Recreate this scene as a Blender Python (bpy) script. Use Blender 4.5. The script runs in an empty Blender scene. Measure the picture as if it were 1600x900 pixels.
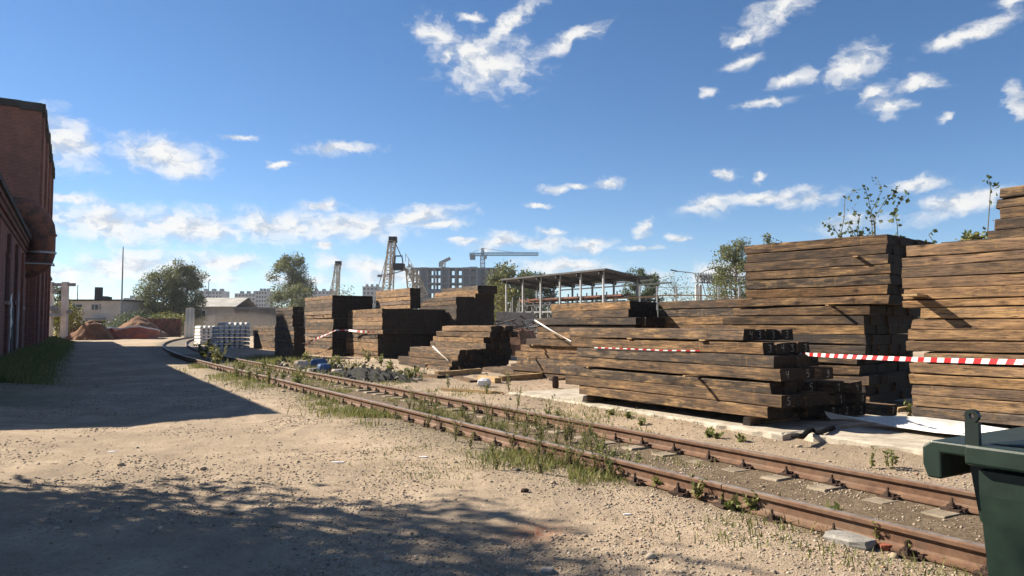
import bpy, math, random
import numpy as np
from mathutils import Vector, Matrix

# ------------------------------------------------------------------ camera, sky, sun, exposure
SC = bpy.context.scene
COL = SC.collection
F = 1155.0; EYE = 1.6; PITCH = math.atan(58.0 / F); CP, SP = math.cos(PITCH), math.sin(PITCH)
cam = bpy.data.cameras.new("camera"); cam.sensor_width = 36.0; cam.lens = 36.0 * F / 1600.0
cam.clip_start = 0.05; cam.clip_end = 6000
camo = bpy.data.objects.new("camera", cam); COL.objects.link(camo)
camo.location = (0, 0, EYE); camo.rotation_euler = (math.pi / 2 + PITCH, 0, 0)
SC.camera = camo
SC.view_settings.view_transform = 'Standard'; SC.view_settings.look = 'None'
SKY = 0.052
SC.view_settings.exposure = 1.38; SC.view_settings.gamma = 1.0
SC.view_settings.use_curve_mapping = False
SC.cycles.use_denoising = True
SC.cycles.max_bounces = 6; SC.cycles.diffuse_bounces = 3; SC.cycles.transparent_max_bounces = 8
SC.cycles.volume_bounces = 0

SUN_EL = math.radians(35.0)
DH = Vector((0.919, -0.394, 0)).normalized()             # the way the light travels over the ground
SUN_DIR = Vector((DH.x * math.cos(SUN_EL), DH.y * math.cos(SUN_EL), -math.sin(SUN_EL)))
sun = bpy.data.lights.new("sun", 'SUN'); sun.energy = 4.9; sun.angle = math.radians(0.53); sun.color = (1.0, 0.90, 0.75)
suno = bpy.data.objects.new("sun", sun); COL.objects.link(suno); suno.location = (-60, 30, 60)
suno.rotation_euler = SUN_DIR.to_track_quat('-Z', 'Y').to_euler()

# pixel helpers (photo pixels, 1600 x 900): a pixel gives a direction, the ground or a plane gives the distance
def ray(px, py):
    a = (px - 800) / F; b = (450 - py) / F
    return Vector((a, CP - b * SP, SP + b * CP))
def G(px, py, z=0.0):
    d = ray(px, py); k = (z - EYE) / d.z
    return Vector((d.x * k, d.y * k, z))
def at(px, py, Y):
    d = ray(px, py); k = Y / d.y
    return Vector((d.x * k, Y, EYE + d.z * k))
def on_line(px, P, D, z):                                # k with P + k*D seen in column px at height z
    a = (px - 800) / F
    return (a * (P[1] * CP + (z - EYE) * SP) - P[0]) / (D[0] - a * D[1] * CP)
def z_at(py, Y):                                          # height seen in row py at ground distance Y
    b = (450 - py) / F
    return EYE + Y * (SP + b * CP) / (CP - b * SP)

W2 = Vector((-0.528, 0.849)).normalized(); N2 = Vector((-W2.x * 0 + W2.y, -W2.x))   # along the track / across it
def st(s, t, z=0.0):
    return Vector((s * W2.x + t * N2.x, s * W2.y + t * N2.y, z))

# ------------------------------------------------------------------ node helpers
def nd(nt, typ, ins=None, **attrs):
    n = nt.nodes.new(typ)
    for k, v in attrs.items(): setattr(n, k, v)
    for k, v in (ins or {}).items():
        s = n.inputs[k]
        if hasattr(v, 'is_output'): nt.links.new(v, s)
        else: s.default_value = v
    return n
def ramp(nt, fac, stops, interp='LINEAR'):
    r = nd(nt, 'ShaderNodeValToRGB', {'Fac': fac}); cr = r.color_ramp; cr.interpolation = interp
    while len(cr.elements) < len(stops): cr.elements.new(0.5)
    for e, (p, c) in zip(cr.elements, stops):
        e.position = p; e.color = (c[0], c[1], c[2], 1) if not isinstance(c, (int, float)) else (c, c, c, 1)
    return r.outputs['Color']
def mixc(nt, f, a, b, blend='MIX'):
    m = nd(nt, 'ShaderNodeMix', data_type='RGBA', blend_type=blend)
    for i, v in ((0, f), (6, a), (7, b)):
        if hasattr(v, 'is_output'): nt.links.new(v, m.inputs[i])
        elif i == 0: m.inputs[0].default_value = v
        else: m.inputs[i].default_value = (v[0], v[1], v[2], 1)
    return m.outputs[2]
def mth(nt, op, a, b=None, c=None, clamp=False):
    m = nd(nt, 'ShaderNodeMath', operation=op, use_clamp=clamp)
    for i, v in enumerate((a, b, c)):
        if v is None: continue
        if hasattr(v, 'is_output'): nt.links.new(v, m.inputs[i])
        else: m.inputs[i].default_value = v
    return m.outputs[0]
def noise(nt, vec, scale, detail=4, rough=0.6, dist=0.0, dim='3D'):
    return nd(nt, 'ShaderNodeTexNoise', {'Vector': vec, 'Scale': scale, 'Detail': detail, 'Roughness': rough, 'Distortion': dist}, noise_dimensions=dim).outputs['Fac']
def mapping(nt, vec, scale=(1, 1, 1), loc=(0, 0, 0), rot=(0, 0, 0)):
    return nd(nt, 'ShaderNodeMapping', {'Vector': vec, 'Scale': scale, 'Location': loc, 'Rotation': rot}).outputs[0]
def new_mat(name):
    m = bpy.data.materials.new(name); m.use_nodes = True; nt = m.node_tree
    b = nt.nodes['Principled BSDF']; b.inputs['Specular IOR Level'].default_value = 0.3
    return m, nt, b
def objco(nt, per_object=True):
    o = nd(nt, 'ShaderNodeTexCoord').outputs['Object']
    if not per_object: return o
    r = nd(nt, 'ShaderNodeObjectInfo').outputs['Random']
    k = mth(nt, 'MULTIPLY', r, 57.0)
    return nd(nt, 'ShaderNodeVectorMath', {0: o, 1: nd(nt, 'ShaderNodeCombineXYZ', {'X': k, 'Y': k, 'Z': k}).outputs[0]}, operation='ADD').outputs[0]
def bump(nt, b, h, strength=0.4, dist=0.02):
    bn = nd(nt, 'ShaderNodeBump', {'Height': h, 'Strength': strength, 'Distance': dist})
    nt.links.new(bn.outputs[0], b.inputs['Normal'])
def simple(name, c1, c2=None, scale=3.0, rough=0.8, metallic=0.0, bmp=0.3, bdist=0.01, stretch=(1, 1, 1), spec=0.3, lo=0.35, hi=0.65):
    m, nt, b = new_mat(name)
    c2 = c2 or tuple(x * 0.6 for x in c1)
    co = mapping(nt, objco(nt), stretch)
    f = noise(nt, co, scale, 6, 0.65)
    nt.links.new(ramp(nt, f, [(lo, c2), (hi, c1)]), b.inputs['Base Color'])
    b.inputs['Roughness'].default_value = rough; b.inputs['Metallic'].default_value = metallic
    b.inputs['Specular IOR Level'].default_value = spec
    if bmp: bump(nt, b, noise(nt, co, scale * 6, 5, 0.7), bmp, bdist)
    return m

# ------------------------------------------------------------------ sky with clouds
def px_azel(px, py):
    d = ray(px, py).normalized()
    return math.atan2(d.x, d.y), math.asin(d.z)
CLOUDS = [  # photo pixels: centre, half width, half height, tilt
 (768,102,74,42,0),(742,88,48,26,0),(795,37,58,15,32),(728,70,25,14,20),(680,52,36,24,-20),(735,27,24,6,-5),(890,62,56,13,20),(700,85,20,10,60),
 (1208,22,72,24,25),(1160,60,28,9,50),(1163,97,32,10,10),(1335,100,52,24,18),(1240,122,32,13,5),(1388,162,34,20,0),(1368,140,22,12,30),(1440,128,42,11,-5),
 (1525,52,84,16,12),(1195,160,44,8,5),(1103,148,13,8,15),(1592,160,16,26,0),(1580,4,30,8,0),(1472,185,16,6,5),(1480,70,30,10,0),
 (100,222,70,38,-25),(262,245,78,29,-5),(525,232,58,9,5),(435,258,19,5,0),(502,322,38,9,5),(108,312,50,7,0),(370,215,30,5,0),
 (165,352,135,32,-4),(300,354,120,28,0),(430,354,105,26,0),(545,354,95,22,0),(640,342,90,15,9),(680,352,50,8,5),
 (205,415,100,26,6),(345,410,75,17,0),(570,414,80,16,-5),(510,383,18,5,0),(120,430,70,18,0),(300,435,90,14,0),
 (865,297,24,7,0),(905,291,22,4,0),(958,286,22,9,0),(837,323,18,4,0),(780,378,46,13,5),(850,380,42,13,0),(922,382,42,11,5),(1008,356,20,10,30),(1062,372,20,6,0),(722,375,24,6,0),
 (1108,320,48,15,5),(1195,308,95,11,3),(1262,313,55,11,0),(1133,272,19,9,0),(1182,276,15,7,30),(1500,318,80,18,12),(1432,290,44,12,0),(1330,352,60,14,5),
 (610,432,80,12,0),(1020,432,36,8,0),(1130,425,50,16,0),(1010,388,34,4,0),(860,362,24,5,0),(470,440,60,12,0),(880,415,90,12,0),
]
def build_world():
    w = bpy.data.worlds.new("World"); SC.world = w; w.use_nodes = True
    nt = w.node_tree; nt.nodes.clear()
    sky = nd(nt, 'ShaderNodeTexSky', sky_type='NISHITA', sun_disc=False, sun_elevation=SUN_EL,
             sun_rotation=math.atan2(-DH.x, -DH.y), altitude=2200.0, air_density=1.0, dust_density=0.35, ozone_density=3.0)
    skyc = nd(nt, 'ShaderNodeHueSaturation', {'Saturation': 1.18, 'Value': 1.0, 'Color': sky.outputs[0]}).outputs[0]
    g = nd(nt, 'ShaderNodeTexCoord').outputs['Generated']
    sep = nd(nt, 'ShaderNodeSeparateXYZ', {0: g})
    az = mth(nt, 'ARCTAN2', sep.outputs[0], sep.outputs[1]); el = mth(nt, 'ARCSINE', sep.outputs[2])
    uv = nd(nt, 'ShaderNodeCombineXYZ', {'X': az, 'Y': el}).outputs[0]
    def shaded(dens, p0, p1):
        alpha = nd(nt, 'ShaderNodeMapRange', {'Value': dens, 'From Min': -0.18, 'From Max': 0.95, 'To Min': 0.0, 'To Max': 0.97}, interpolation_type='SMOOTHSTEP').outputs[0]
        shade = mth(nt, 'ADD', 0.86, mth(nt, 'MULTIPLY', mth(nt, 'SUBTRACT', p0, p1), 2.4))
        shade = mth(nt, 'SUBTRACT', shade, nd(nt, 'ShaderNodeMapRange', {'Value': dens, 'From Min': 0.6, 'From Max': 1.5, 'To Min': 0.0, 'To Max': 0.10}).outputs[0])
        ccol = mixc(nt, nd(nt, 'ShaderNodeMapRange', {'Value': shade, 'From Min': 0.55, 'From Max': 0.95}).outputs[0], (4.0, 4.5, 5.2), (7.0, 6.95, 6.8))
        return nd(nt, 'ShaderNodeBackground', {'Color': mixc(nt, alpha, skyc, ccol), 'Strength': SKY})
    def sector(blobs):
        nv = nd(nt, 'ShaderNodeTexNoise', {'Vector': mapping(nt, uv, (1, 1.5, 1)), 'Scale': 26.0, 'Detail': 5.0, 'Roughness': 0.62}).outputs['Color']
        off = nd(nt, 'ShaderNodeVectorMath', {0: nv, 1: (0.5, 0.5, 0.5)}, operation='SUBTRACT').outputs[0]
        off = nd(nt, 'ShaderNodeVectorMath', {0: off, 1: (0.050, 0.026, 0.0)}, operation='MULTIPLY').outputs[0]
        uvd = nd(nt, 'ShaderNodeVectorMath', {0: uv, 1: off}, operation='ADD').outputs[0]
        acc = None
        for (a0, e0, ra, re, rot) in blobs:
            # (the tiny multiple of the last result only keeps the nodes evaluated one after the other)
            src = uvd if acc is None else nd(nt, 'ShaderNodeVectorMath', {0: acc, 1: (1e-9, 1e-9, 1e-9), 2: uvd}, operation='MULTIPLY_ADD').outputs[0]
            mp = nd(nt, 'ShaderNodeMapping', {'Vector': src, 'Location': (a0, e0, 0), 'Rotation': (0, 0, rot), 'Scale': (ra * 1.16, re * 1.24, 1)}, vector_type='TEXTURE')
            ln = nd(nt, 'ShaderNodeVectorMath', {0: mp.outputs[0]}, operation='LENGTH').outputs['Value']
            acc = ln if acc is None else mth(nt, 'SMOOTH_MIN', acc, ln, 0.25)
        def puff(vec): return noise(nt, mapping(nt, vec, (1, 1.6, 1)), 34.0, 7, 0.60)
        p0 = puff(uvd); p1 = puff(nd(nt, 'ShaderNodeVectorMath', {0: uvd, 1: (-0.010, 0.010, 0)}, operation='ADD').outputs[0])
        dens = mth(nt, 'ADD', mth(nt, 'SUBTRACT', 1.0, acc), mth(nt, 'MULTIPLY', mth(nt, 'SUBTRACT', p0, 0.5), 1.9))
        return shaded(dens, p0, p1)
    # the same kind of fair-weather clouds all round the sky outside the photographed part
    hz = mth(nt, 'MAXIMUM', sep.outputs[2], 0.06)
    pl = nd(nt, 'ShaderNodeCombineXYZ', {'X': mth(nt, 'DIVIDE', sep.outputs[0], hz), 'Y': mth(nt, 'DIVIDE', sep.outputs[1], hz)}).outputs[0]
    q0 = noise(nt, pl, 0.9, 6, 0.58, 0.2)
    bgd = shaded(mth(nt, 'MULTIPLY', mth(nt, 'SUBTRACT', q0, 0.585), 9.0), q0, 0.52)
    blobs = []
    for (cx, cy, rx, ry, a) in CLOUDS:
        a0, e0 = px_azel(cx, cy); a1, _ = px_azel(cx + rx, cy); _, e1 = px_azel(cx, cy - ry)
        blobs.append((a0, e0, abs(a1 - a0), abs(e1 - e0), math.radians(a)))
    cuts = [math.radians(k) for k in (-41, -14, 8, 23, 41)]
    cur = bgd
    for lo, hi in zip(cuts[:-1], cuts[1:]):                 # one part of the view after the other, to keep it quick
        part = [b_ for b_ in blobs if b_[0] + b_[2] * 1.6 + .03 > lo and b_[0] - b_[2] * 1.6 - .03 < hi]
        inside = mth(nt, 'MULTIPLY', mth(nt, 'MULTIPLY', mth(nt, 'GREATER_THAN', az, lo), mth(nt, 'LESS_THAN', az, hi)), mth(nt, 'LESS_THAN', el, math.radians(32)))
        cur = nd(nt, 'ShaderNodeMixShader', {0: inside, 1: cur.outputs[0], 2: sector(part).outputs[0]})
    nd(nt, 'ShaderNodeOutputWorld', {'Surface': cur.outputs[0]})
build_world()

# ------------------------------------------------------------------ mesh helpers
def tag(o, label=None, cat=None, group=None, kind=None):
    if label: o['label'] = label
    if cat: o['category'] = cat
    if group: o['group'] = group
    if kind: o['kind'] = kind
    return o
def link(name, me, mat=None, parent=None):
    o = bpy.data.objects.new(name, me); COL.objects.link(o)
    if mat is not None and me is not None and len(me.materials) == 0: me.materials.append(mat)
    if parent is not None: o.parent = parent
    return o
def empty(name, loc=(0, 0, 0), rz=0.0):
    o = bpy.data.objects.new(name, None); COL.objects.link(o); o.location = loc; o.rotation_euler = (0, 0, rz)
    o.empty_display_size = 0.2
    return o
class MB:
    def __init__(s): s.v = []; s.f = []; s.m = []
    def add(s, vs, fs, mi=0):
        o = len(s.v); s.v += [tuple(p) for p in vs]; s.f += [tuple(i + o for i in f) for f in fs]; s.m += [mi] * len(fs); return s
    def box(s, c, d, rz=0.0, mi=0, top=1.0):
        hx, hy, hz = d[0] / 2, d[1] / 2, d[2] / 2; ca, sa = math.cos(rz), math.sin(rz); vs = []
        for z, k in ((-hz, 1.0), (hz, top)):
            for x, y in ((-hx, -hy), (hx, -hy), (hx, hy), (-hx, hy)):
                x *= k; y *= k
                vs.append((c[0] + x * ca - y * sa, c[1] + x * sa + y * ca, c[2] + z))
        return s.add(vs, [(3, 2, 1, 0), (4, 5, 6, 7), (0, 1, 5, 4), (1, 2, 6, 5), (2, 3, 7, 6), (3, 0, 4, 7)], mi)
    def bar(s, p, q, w, h=None, mi=0):
        h = h or w; p = Vector(p); q = Vector(q); d = (q - p).normalized()
        up = Vector((0, 0, 1)) if abs(d.z) < 0.95 else Vector((0, 1, 0))
        a = d.cross(up).normalized() * w / 2; b = a.cross(d).normalized() * h / 2
        vs = [e + x for e in (p, q) for x in (-a - b, a - b, a + b, -a + b)]
        return s.add(vs, [(0, 1, 2, 3), (7, 6, 5, 4), (0, 4, 5, 1), (1, 5, 6, 2), (2, 6, 7, 3), (3, 7, 4, 0)], mi)
    def tube(s, pts, rad, n=6, mi=0, cap=True):
        pts = [Vector(p) for p in pts]; rr = rad if isinstance(rad, (list, tuple)) else [rad] * len(pts)
        vs = []; fs = []; prev = None
        for i, p in enumerate(pts):
            d = (pts[min(i + 1, len(pts) - 1)] - pts[max(i - 1, 0)])
            d = d.normalized() if d.length > 1e-9 else Vector((0, 0, 1))
            if prev is None: a = d.cross(Vector((0.12, 0.93, 0.31)) if abs(d.y) < 0.9 else Vector((1, 0, 0))).normalized()
            else: a = (prev - d * prev.dot(d)).normalized()
            prev = a; b = d.cross(a)
            for k in range(n):
                t = 2 * math.pi * k / n; vs.append(p + (a * math.cos(t) + b * math.sin(t)) * rr[i])
        for i in range(len(pts) - 1):
            for k in range(n):
                fs.append((i * n + k, i * n + (k + 1) % n, (i + 1) * n + (k + 1) % n, (i + 1) * n + k))
        if cap:
            fs.append(tuple(range(n - 1, -1, -1))); fs.append(tuple((len(pts) - 1) * n + k for k in range(n)))
        return s.add(vs, fs, mi)
    def prism(s, poly, z0, z1, mi=0):
        n = len(poly); vs = [(x, y, z0) for x, y in poly] + [(x, y, z1) for x, y in poly]
        return s.add(vs, [tuple(range(n - 1, -1, -1)), tuple(range(n, 2 * n))] + [(i, (i + 1) % n, n + (i + 1) % n, n + i) for i in range(n)], mi)
    def lathe(s, c, prof, n=12, mi=0):
        vs = []; fs = []
        for r, z in prof:
            for k in range(n):
                t = 2 * math.pi * k / n; vs.append((c[0] + r * math.cos(t), c[1] + r * math.sin(t), c[2] + z))
        for i in range(len(prof) - 1):
            for k in range(n): fs.append((i * n + k, i * n + (k + 1) % n, (i + 1) * n + (k + 1) % n, (i + 1) * n + k))
        fs.append(tuple(range(n - 1, -1, -1))); fs.append(tuple((len(prof) - 1) * n + k for k in range(n)))
        return s.add(vs, fs, mi)
    def mesh(s, name, mats, smooth=False):
        me = bpy.data.meshes.new(name); me.from_pydata(s.v, [], s.f); 
        for m in (mats if isinstance(mats, (list, tuple)) else [mats]): me.materials.append(m)
        if any(s.m): me.polygons.foreach_set('material_index', s.m)
        if smooth: me.polygons.foreach_set('use_smooth', [True] * len(me.polygons))
        me.update(); return me
    def build(s, name, mats, parent=None, smooth=False):
        return link(name, s.mesh(name, mats, smooth), None, parent)
def fast_mesh(name, V, Fa, mat=None, smooth=False):
    V = np.asarray(V, np.float32); Fa = np.asarray(Fa, np.int32); n, k = Fa.shape
    me = bpy.data.meshes.new(name); me.vertices.add(len(V)); me.vertices.foreach_set('co', V.ravel())
    me.loops.add(n * k); me.loops.foreach_set('vertex_index', Fa.ravel())
    me.polygons.add(n); me.polygons.foreach_set('loop_start', np.arange(0, n * k, k, dtype=np.int32))
    me.polygons.foreach_set('loop_total', np.full(n, k, np.int32))
    if smooth: me.polygons.foreach_set('use_smooth', np.ones(n, bool))
    me.update(calc_edges=True)
    if mat: me.materials.append(mat)
    return me
def local(o, parent_loc):                                 # move a mesh built in world space under an empty
    o.data.transform(Matrix.Translation(-Vector(parent_loc))); return o

# value noise on arrays
def vnoise(x, y, seed=0):
    xi = np.floor(x).astype(np.int64); yi = np.floor(y).astype(np.int64); fx = x - xi; fy = y - yi
    fx = fx * fx * (3 - 2 * fx); fy = fy * fy * (3 - 2 * fy)
    def h(a, b):
        n = (a * 374761393 + b * 668265263 + seed * 2147483647) & 0xffffffff
        n = ((n ^ (n >> 13)) * 1274126177) & 0xffffffff
        return ((n ^ (n >> 16)) & 0xffff) / 65535.0
    return (h(xi, yi) * (1 - fx) + h(xi + 1, yi) * fx) * (1 - fy) + (h(xi, yi + 1) * (1 - fx) + h(xi + 1, yi + 1) * fx) * fy
def fbm(x, y, seed=0, octv=4):
    a = 0.5; r = 0; tot = 0
    for i in range(octv):
        r = r + a * vnoise(x * 2 ** i, y * 2 ** i, seed + i * 7); tot += a; a *= 0.5
    return r / tot

# ------------------------------------------------------------------ track line
TC, RAD, S1 = 5.975, 245.0, 30.0
def tcen(s): return TC + np.maximum(0, np.asarray(s, float) - S1) ** 2 / (2 * RAD)
def track(s, off=0.0, z=0.0):
    d = max(0.0, s - S1) / RAD; ln = math.sqrt(1 + d * d)
    t = float(tcen(s)) + off / ln; ss = s - off * d / ln
    return st(ss, t, z)
def track_ang(s):
    d = max(0.0, s - S1) / RAD
    v = W2 + N2 * d
    return math.atan2(-v.y, -v.x)                          # local x towards the camera
ANG_U = math.atan2(-W2.y, -W2.x)

def ground_h(x, y):
    s = x * W2.x + y * W2.y; t = x * N2.x + y * N2.y; tc = tcen(s); q = t - tc
    r2 = np.sqrt(x * x + y * y)
    h = 0.10 * (fbm(x * 0.16, y * 0.16, 3, 3) - 0.5) * np.clip((r2 - 4) / 10, 0.25, 1) + 0.055 * (fbm(x * 0.8, y * 0.8, 11, 3) - 0.5) + 0.030 * (fbm(x * 4, y * 4, 5, 3) - 0.5) + 0.012 * (fbm(x * 16, y * 16, 6, 2) - 0.5) * (r2 < 14)
    near = np.exp(-(q / 1.9) ** 4)
    h = h * (1 - 0.75 * near) - 0.012 * near
    h += 0.045 * np.exp(-((q + 1.35) / 0.35) ** 2) * (fbm(x * 1.3, y * 1.3, 21, 2) - 0.35)   # dirt banked on the near rail
    side = 1 / (1 + np.exp(-(q - 1.9) / 0.18))
    h += side * 0.07 * (0.5 + fbm(x * 1.1, y * 1.1, 31, 3))
    wall = -0.5905 * y - 2.55 - x                            # distance to the brick wall (x direction)
    h += 0.16 * np.clip(1 - np.abs(wall) / 3.0, 0, 1) ** 1.5
    # wheel ruts on the road
    for c in (1.0, 2.6):
        h -= 0.02 * np.exp(-((t - c - 0.3 * np.sin(s * 0.2)) / 0.28) ** 2)
    return h
def gz(p): return float(ground_h(np.array([p[0]]), np.array([p[1]]))[0])

# ------------------------------------------------------------------ materials
def mat_wood(name, tones, dark=1.0):
    m, nt, b = new_mat(name)
    co = objco(nt)
    rnd = nd(nt, 'ShaderNodeObjectInfo').outputs['Random']
    base = ramp(nt, rnd, tones)
    fine = noise(nt, mapping(nt, co, (2.6, 30, 30)), 3.0, 7, 0.75, 0.4)
    grain = noise(nt, mapping(nt, co, (0.55, 9, 9)), 2.2, 5, 0.65, 1.2)
    blot = noise(nt, mapping(nt, co, (1.6, 2.2, 2.8)), 1.9, 6, 0.68)
    c = mixc(nt, ramp(nt, grain, [(0.40, 0.0), (0.66, 0.80 * (0.5 + 0.5 * dark))]), base, (0.028, 0.020, 0.015))
    c = mixc(nt, ramp(nt, fine, [(0.30, 0.75), (0.5, 0.0)]), c, (0.03, 0.022, 0.017))
    c = mixc(nt, ramp(nt, blot, [(0.45, 0.0), (0.68, 0.80 * (0.4 + 0.6 * dark))]), c, (0.045, 0.035, 0.028))
    # pale bleached streaks
    pale = noise(nt, mapping(nt, co, (0.9, 6, 6), (7, 3, 1)), 2.6, 5, 0.7)
    c = mixc(nt, ramp(nt, pale, [(0.50, 0.0), (0.70, 0.75)]), c, (0.47, 0.29, 0.13))
    # vertical resin / rust runs
    run = noise(nt, mapping(nt, co, (13, 1, 0.9)), 1.6, 3, 0.6)
    c = mixc(nt, ramp(nt, run, [(0.60, 0.0), (0.72, 0.35)]), c, (0.40, 0.22, 0.07))
    # knots
    vo = nd(nt, 'ShaderNodeTexVoronoi', {'Vector': mapping(nt, co, (1.7, 3.4, 3.4)), 'Scale': 1.35, 'Randomness': 1.0})
    c = mixc(nt, ramp(nt, vo.outputs['Distance'], [(0.07, 0.95), (0.14, 0.5), (0.26, 0.0)]), c, (0.028, 0.016, 0.010))
    # drying checks
    chk = noise(nt, mapping(nt, co, (0.35, 15, 15), (3, 9, 2)), 2.4, 3, 0.5, 0.4)
    ck = ramp(nt, mth(nt, 'ABSOLUTE', mth(nt, 'SUBTRACT', chk, 0.5)), [(0.004, 1.0), (0.016, 0.0)])
    c = mixc(nt, mth(nt, 'MULTIPLY', ck, 0.85), c, (0.010, 0.008, 0.007))
    # some pieces are blacker with tar than others
    r2 = mth(nt, 'FRACT', mth(nt, 'MULTIPLY', rnd, 13.7)); tar = noise(nt, mapping(nt, co, (0.7, 1.6, 1.6), (2, 5, 8)), 1.3, 4, 0.6)
    tf = mth(nt, 'MULTIPLY', ramp(nt, r2, [(0.45, 0.12), (0.8, 0.95)]), ramp(nt, tar, [(0.36, 0.25), (0.58, 1.0)]))
    c = mixc(nt, mth(nt, 'MULTIPLY', tf, 0.85 * dark), c, (0.034, 0.029, 0.027))
    # sawn ends coloured much darker than the long faces
    nrm = nd(nt, 'ShaderNodeNewGeometry').outputs['Normal']
    nv = nd(nt, 'ShaderNodeVectorTransform', {0: nrm}, vector_type='NORMAL', convert_from='WORLD', convert_to='OBJECT').outputs[0]
    nx = mth(nt, 'ABSOLUTE', nd(nt, 'ShaderNodeSeparateXYZ', {0: nv}).outputs[0])
    ef = noise(nt, mapping(nt, co, (1, 1, 1)), 22, 4, 0.7)
    endc = ramp(nt, ef, [(0.35, (0.010, 0.008, 0.006)), (0.7, (0.045, 0.031, 0.022))])
    c = mixc(nt, ramp(nt, nx, [(0.6, 0.0), (0.75, 1.0)]), c, endc)
    nt.links.new(c, b.inputs['Base Color'])
    b.inputs['Roughness'].default_value = 0.82; b.inputs['Specular IOR Level'].default_value = 0.22
    h = mth(nt, 'ADD', mth(nt, 'MULTIPLY', fine, 0.6), mth(nt, 'SUBTRACT', mth(nt, 'MULTIPLY', grain, 0.8), mth(nt, 'MULTIPLY', ck, 1.2)))
    bump(nt, b, h, 0.75, 0.012)
    return m
TAN = [(0.0, (0.33, 0.185, 0.082)), (0.17, (0.22, 0.125, 0.062)), (0.34, (0.16, 0.10, 0.062)), (0.5, (0.38, 0.215, 0.092)), (0.64, (0.14, 0.108, 0.086)), (0.8, (0.29, 0.155, 0.068)), (1.0, (0.11, 0.088, 0.074))]
DRK = [(0.0, (0.18, 0.105, 0.055)), (0.2, (0.095, 0.075, 0.061)), (0.4, (0.26, 0.145, 0.066)), (0.58, (0.075, 0.068, 0.066)), (0.78, (0.20, 0.112, 0.055)), (1.0, (0.12, 0.084, 0.060))]
TANL = [(p, (c[0] * 1.30, c[1] * 1.36, c[2] * 1.46)) for p, c in TAN]
M_woodt = mat_wood('tan sunbleached timber', TANL, 0.5)
M_wood = mat_wood('weathered timber', TAN); M_woodd = mat_wood('dark creosoted timber', DRK)
M_lath = simple('pale lath wood', (0.46, 0.31, 0.15), (0.22, 0.14, 0.07), 5, 0.8, stretch=(1, 8, 8))
M_chalk = simple('chalk', (0.40, 0.38, 0.33), (0.10, 0.09, 0.075), 30, 0.95, bmp=0)

def mat_rail(name):
    m, nt, b = new_mat(name)
    co = nd(nt, 'ShaderNodeTexCoord').outputs['Object']
    f = noise(nt, mapping(nt, co, (1, 1, 1)), 9, 6, 0.7)
    c = ramp(nt, f, [(0.3, (0.070, 0.036, 0.022)), (0.55, (0.135, 0.072, 0.042)), (0.75, (0.185, 0.108, 0.065))])
    f2 = noise(nt, co, 2.0, 4, 0.6)
    c = mixc(nt, ramp(nt, f2, [(0.5, 0.0), (0.75, 0.5)]), c, (0.20, 0.145, 0.10))
    nt.links.new(c, b.inputs['Base Color']); b.inputs['Roughness'].default_value = 0.75
    bump(nt, b, noise(nt, co, 90, 4, 0.7), 0.3, 0.003)
    return m
M_rail = mat_rail('rusty rail steel')
def mat_railtop():
    m, nt, b = new_mat('worn rail head'); co = nd(nt, 'ShaderNodeTexCoord').outputs['Object']
    f = noise(nt, co, 7, 5, 0.7)
    nt.links.new(ramp(nt, f, [(0.35, (0.20, 0.155, 0.12)), (0.65, (0.42, 0.37, 0.33))]), b.inputs['Base Color'])
    b.inputs['Metallic'].default_value = 0.55; b.inputs['Roughness'].default_value = 0.42
    return m
M_railtop = mat_railtop()
M_bolt = simple('rusty dark iron', (0.075, 0.042, 0.028), (0.028, 0.018, 0.014), 30, 0.8)
M_conc = simple('worn pale concrete', (0.46, 0.41, 0.33), (0.27, 0.23, 0.18), 4, 0.92, bmp=0.5, bdist=0.02)
M_sleeper = simple('dirty sleeper concrete', (0.29, 0.24, 0.175), (0.15, 0.12, 0.085), 5, 0.92, bmp=0.5, bdist=0.02)
M_concg = simple('grey concrete', (0.30, 0.285, 0.26), (0.17, 0.16, 0.145), 6, 0.92, bmp=0.5)
M_tie = simple('new white concrete', (0.68, 0.67, 0.64), (0.50, 0.49, 0.47), 3, 0.9, bmp=0.2)

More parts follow.
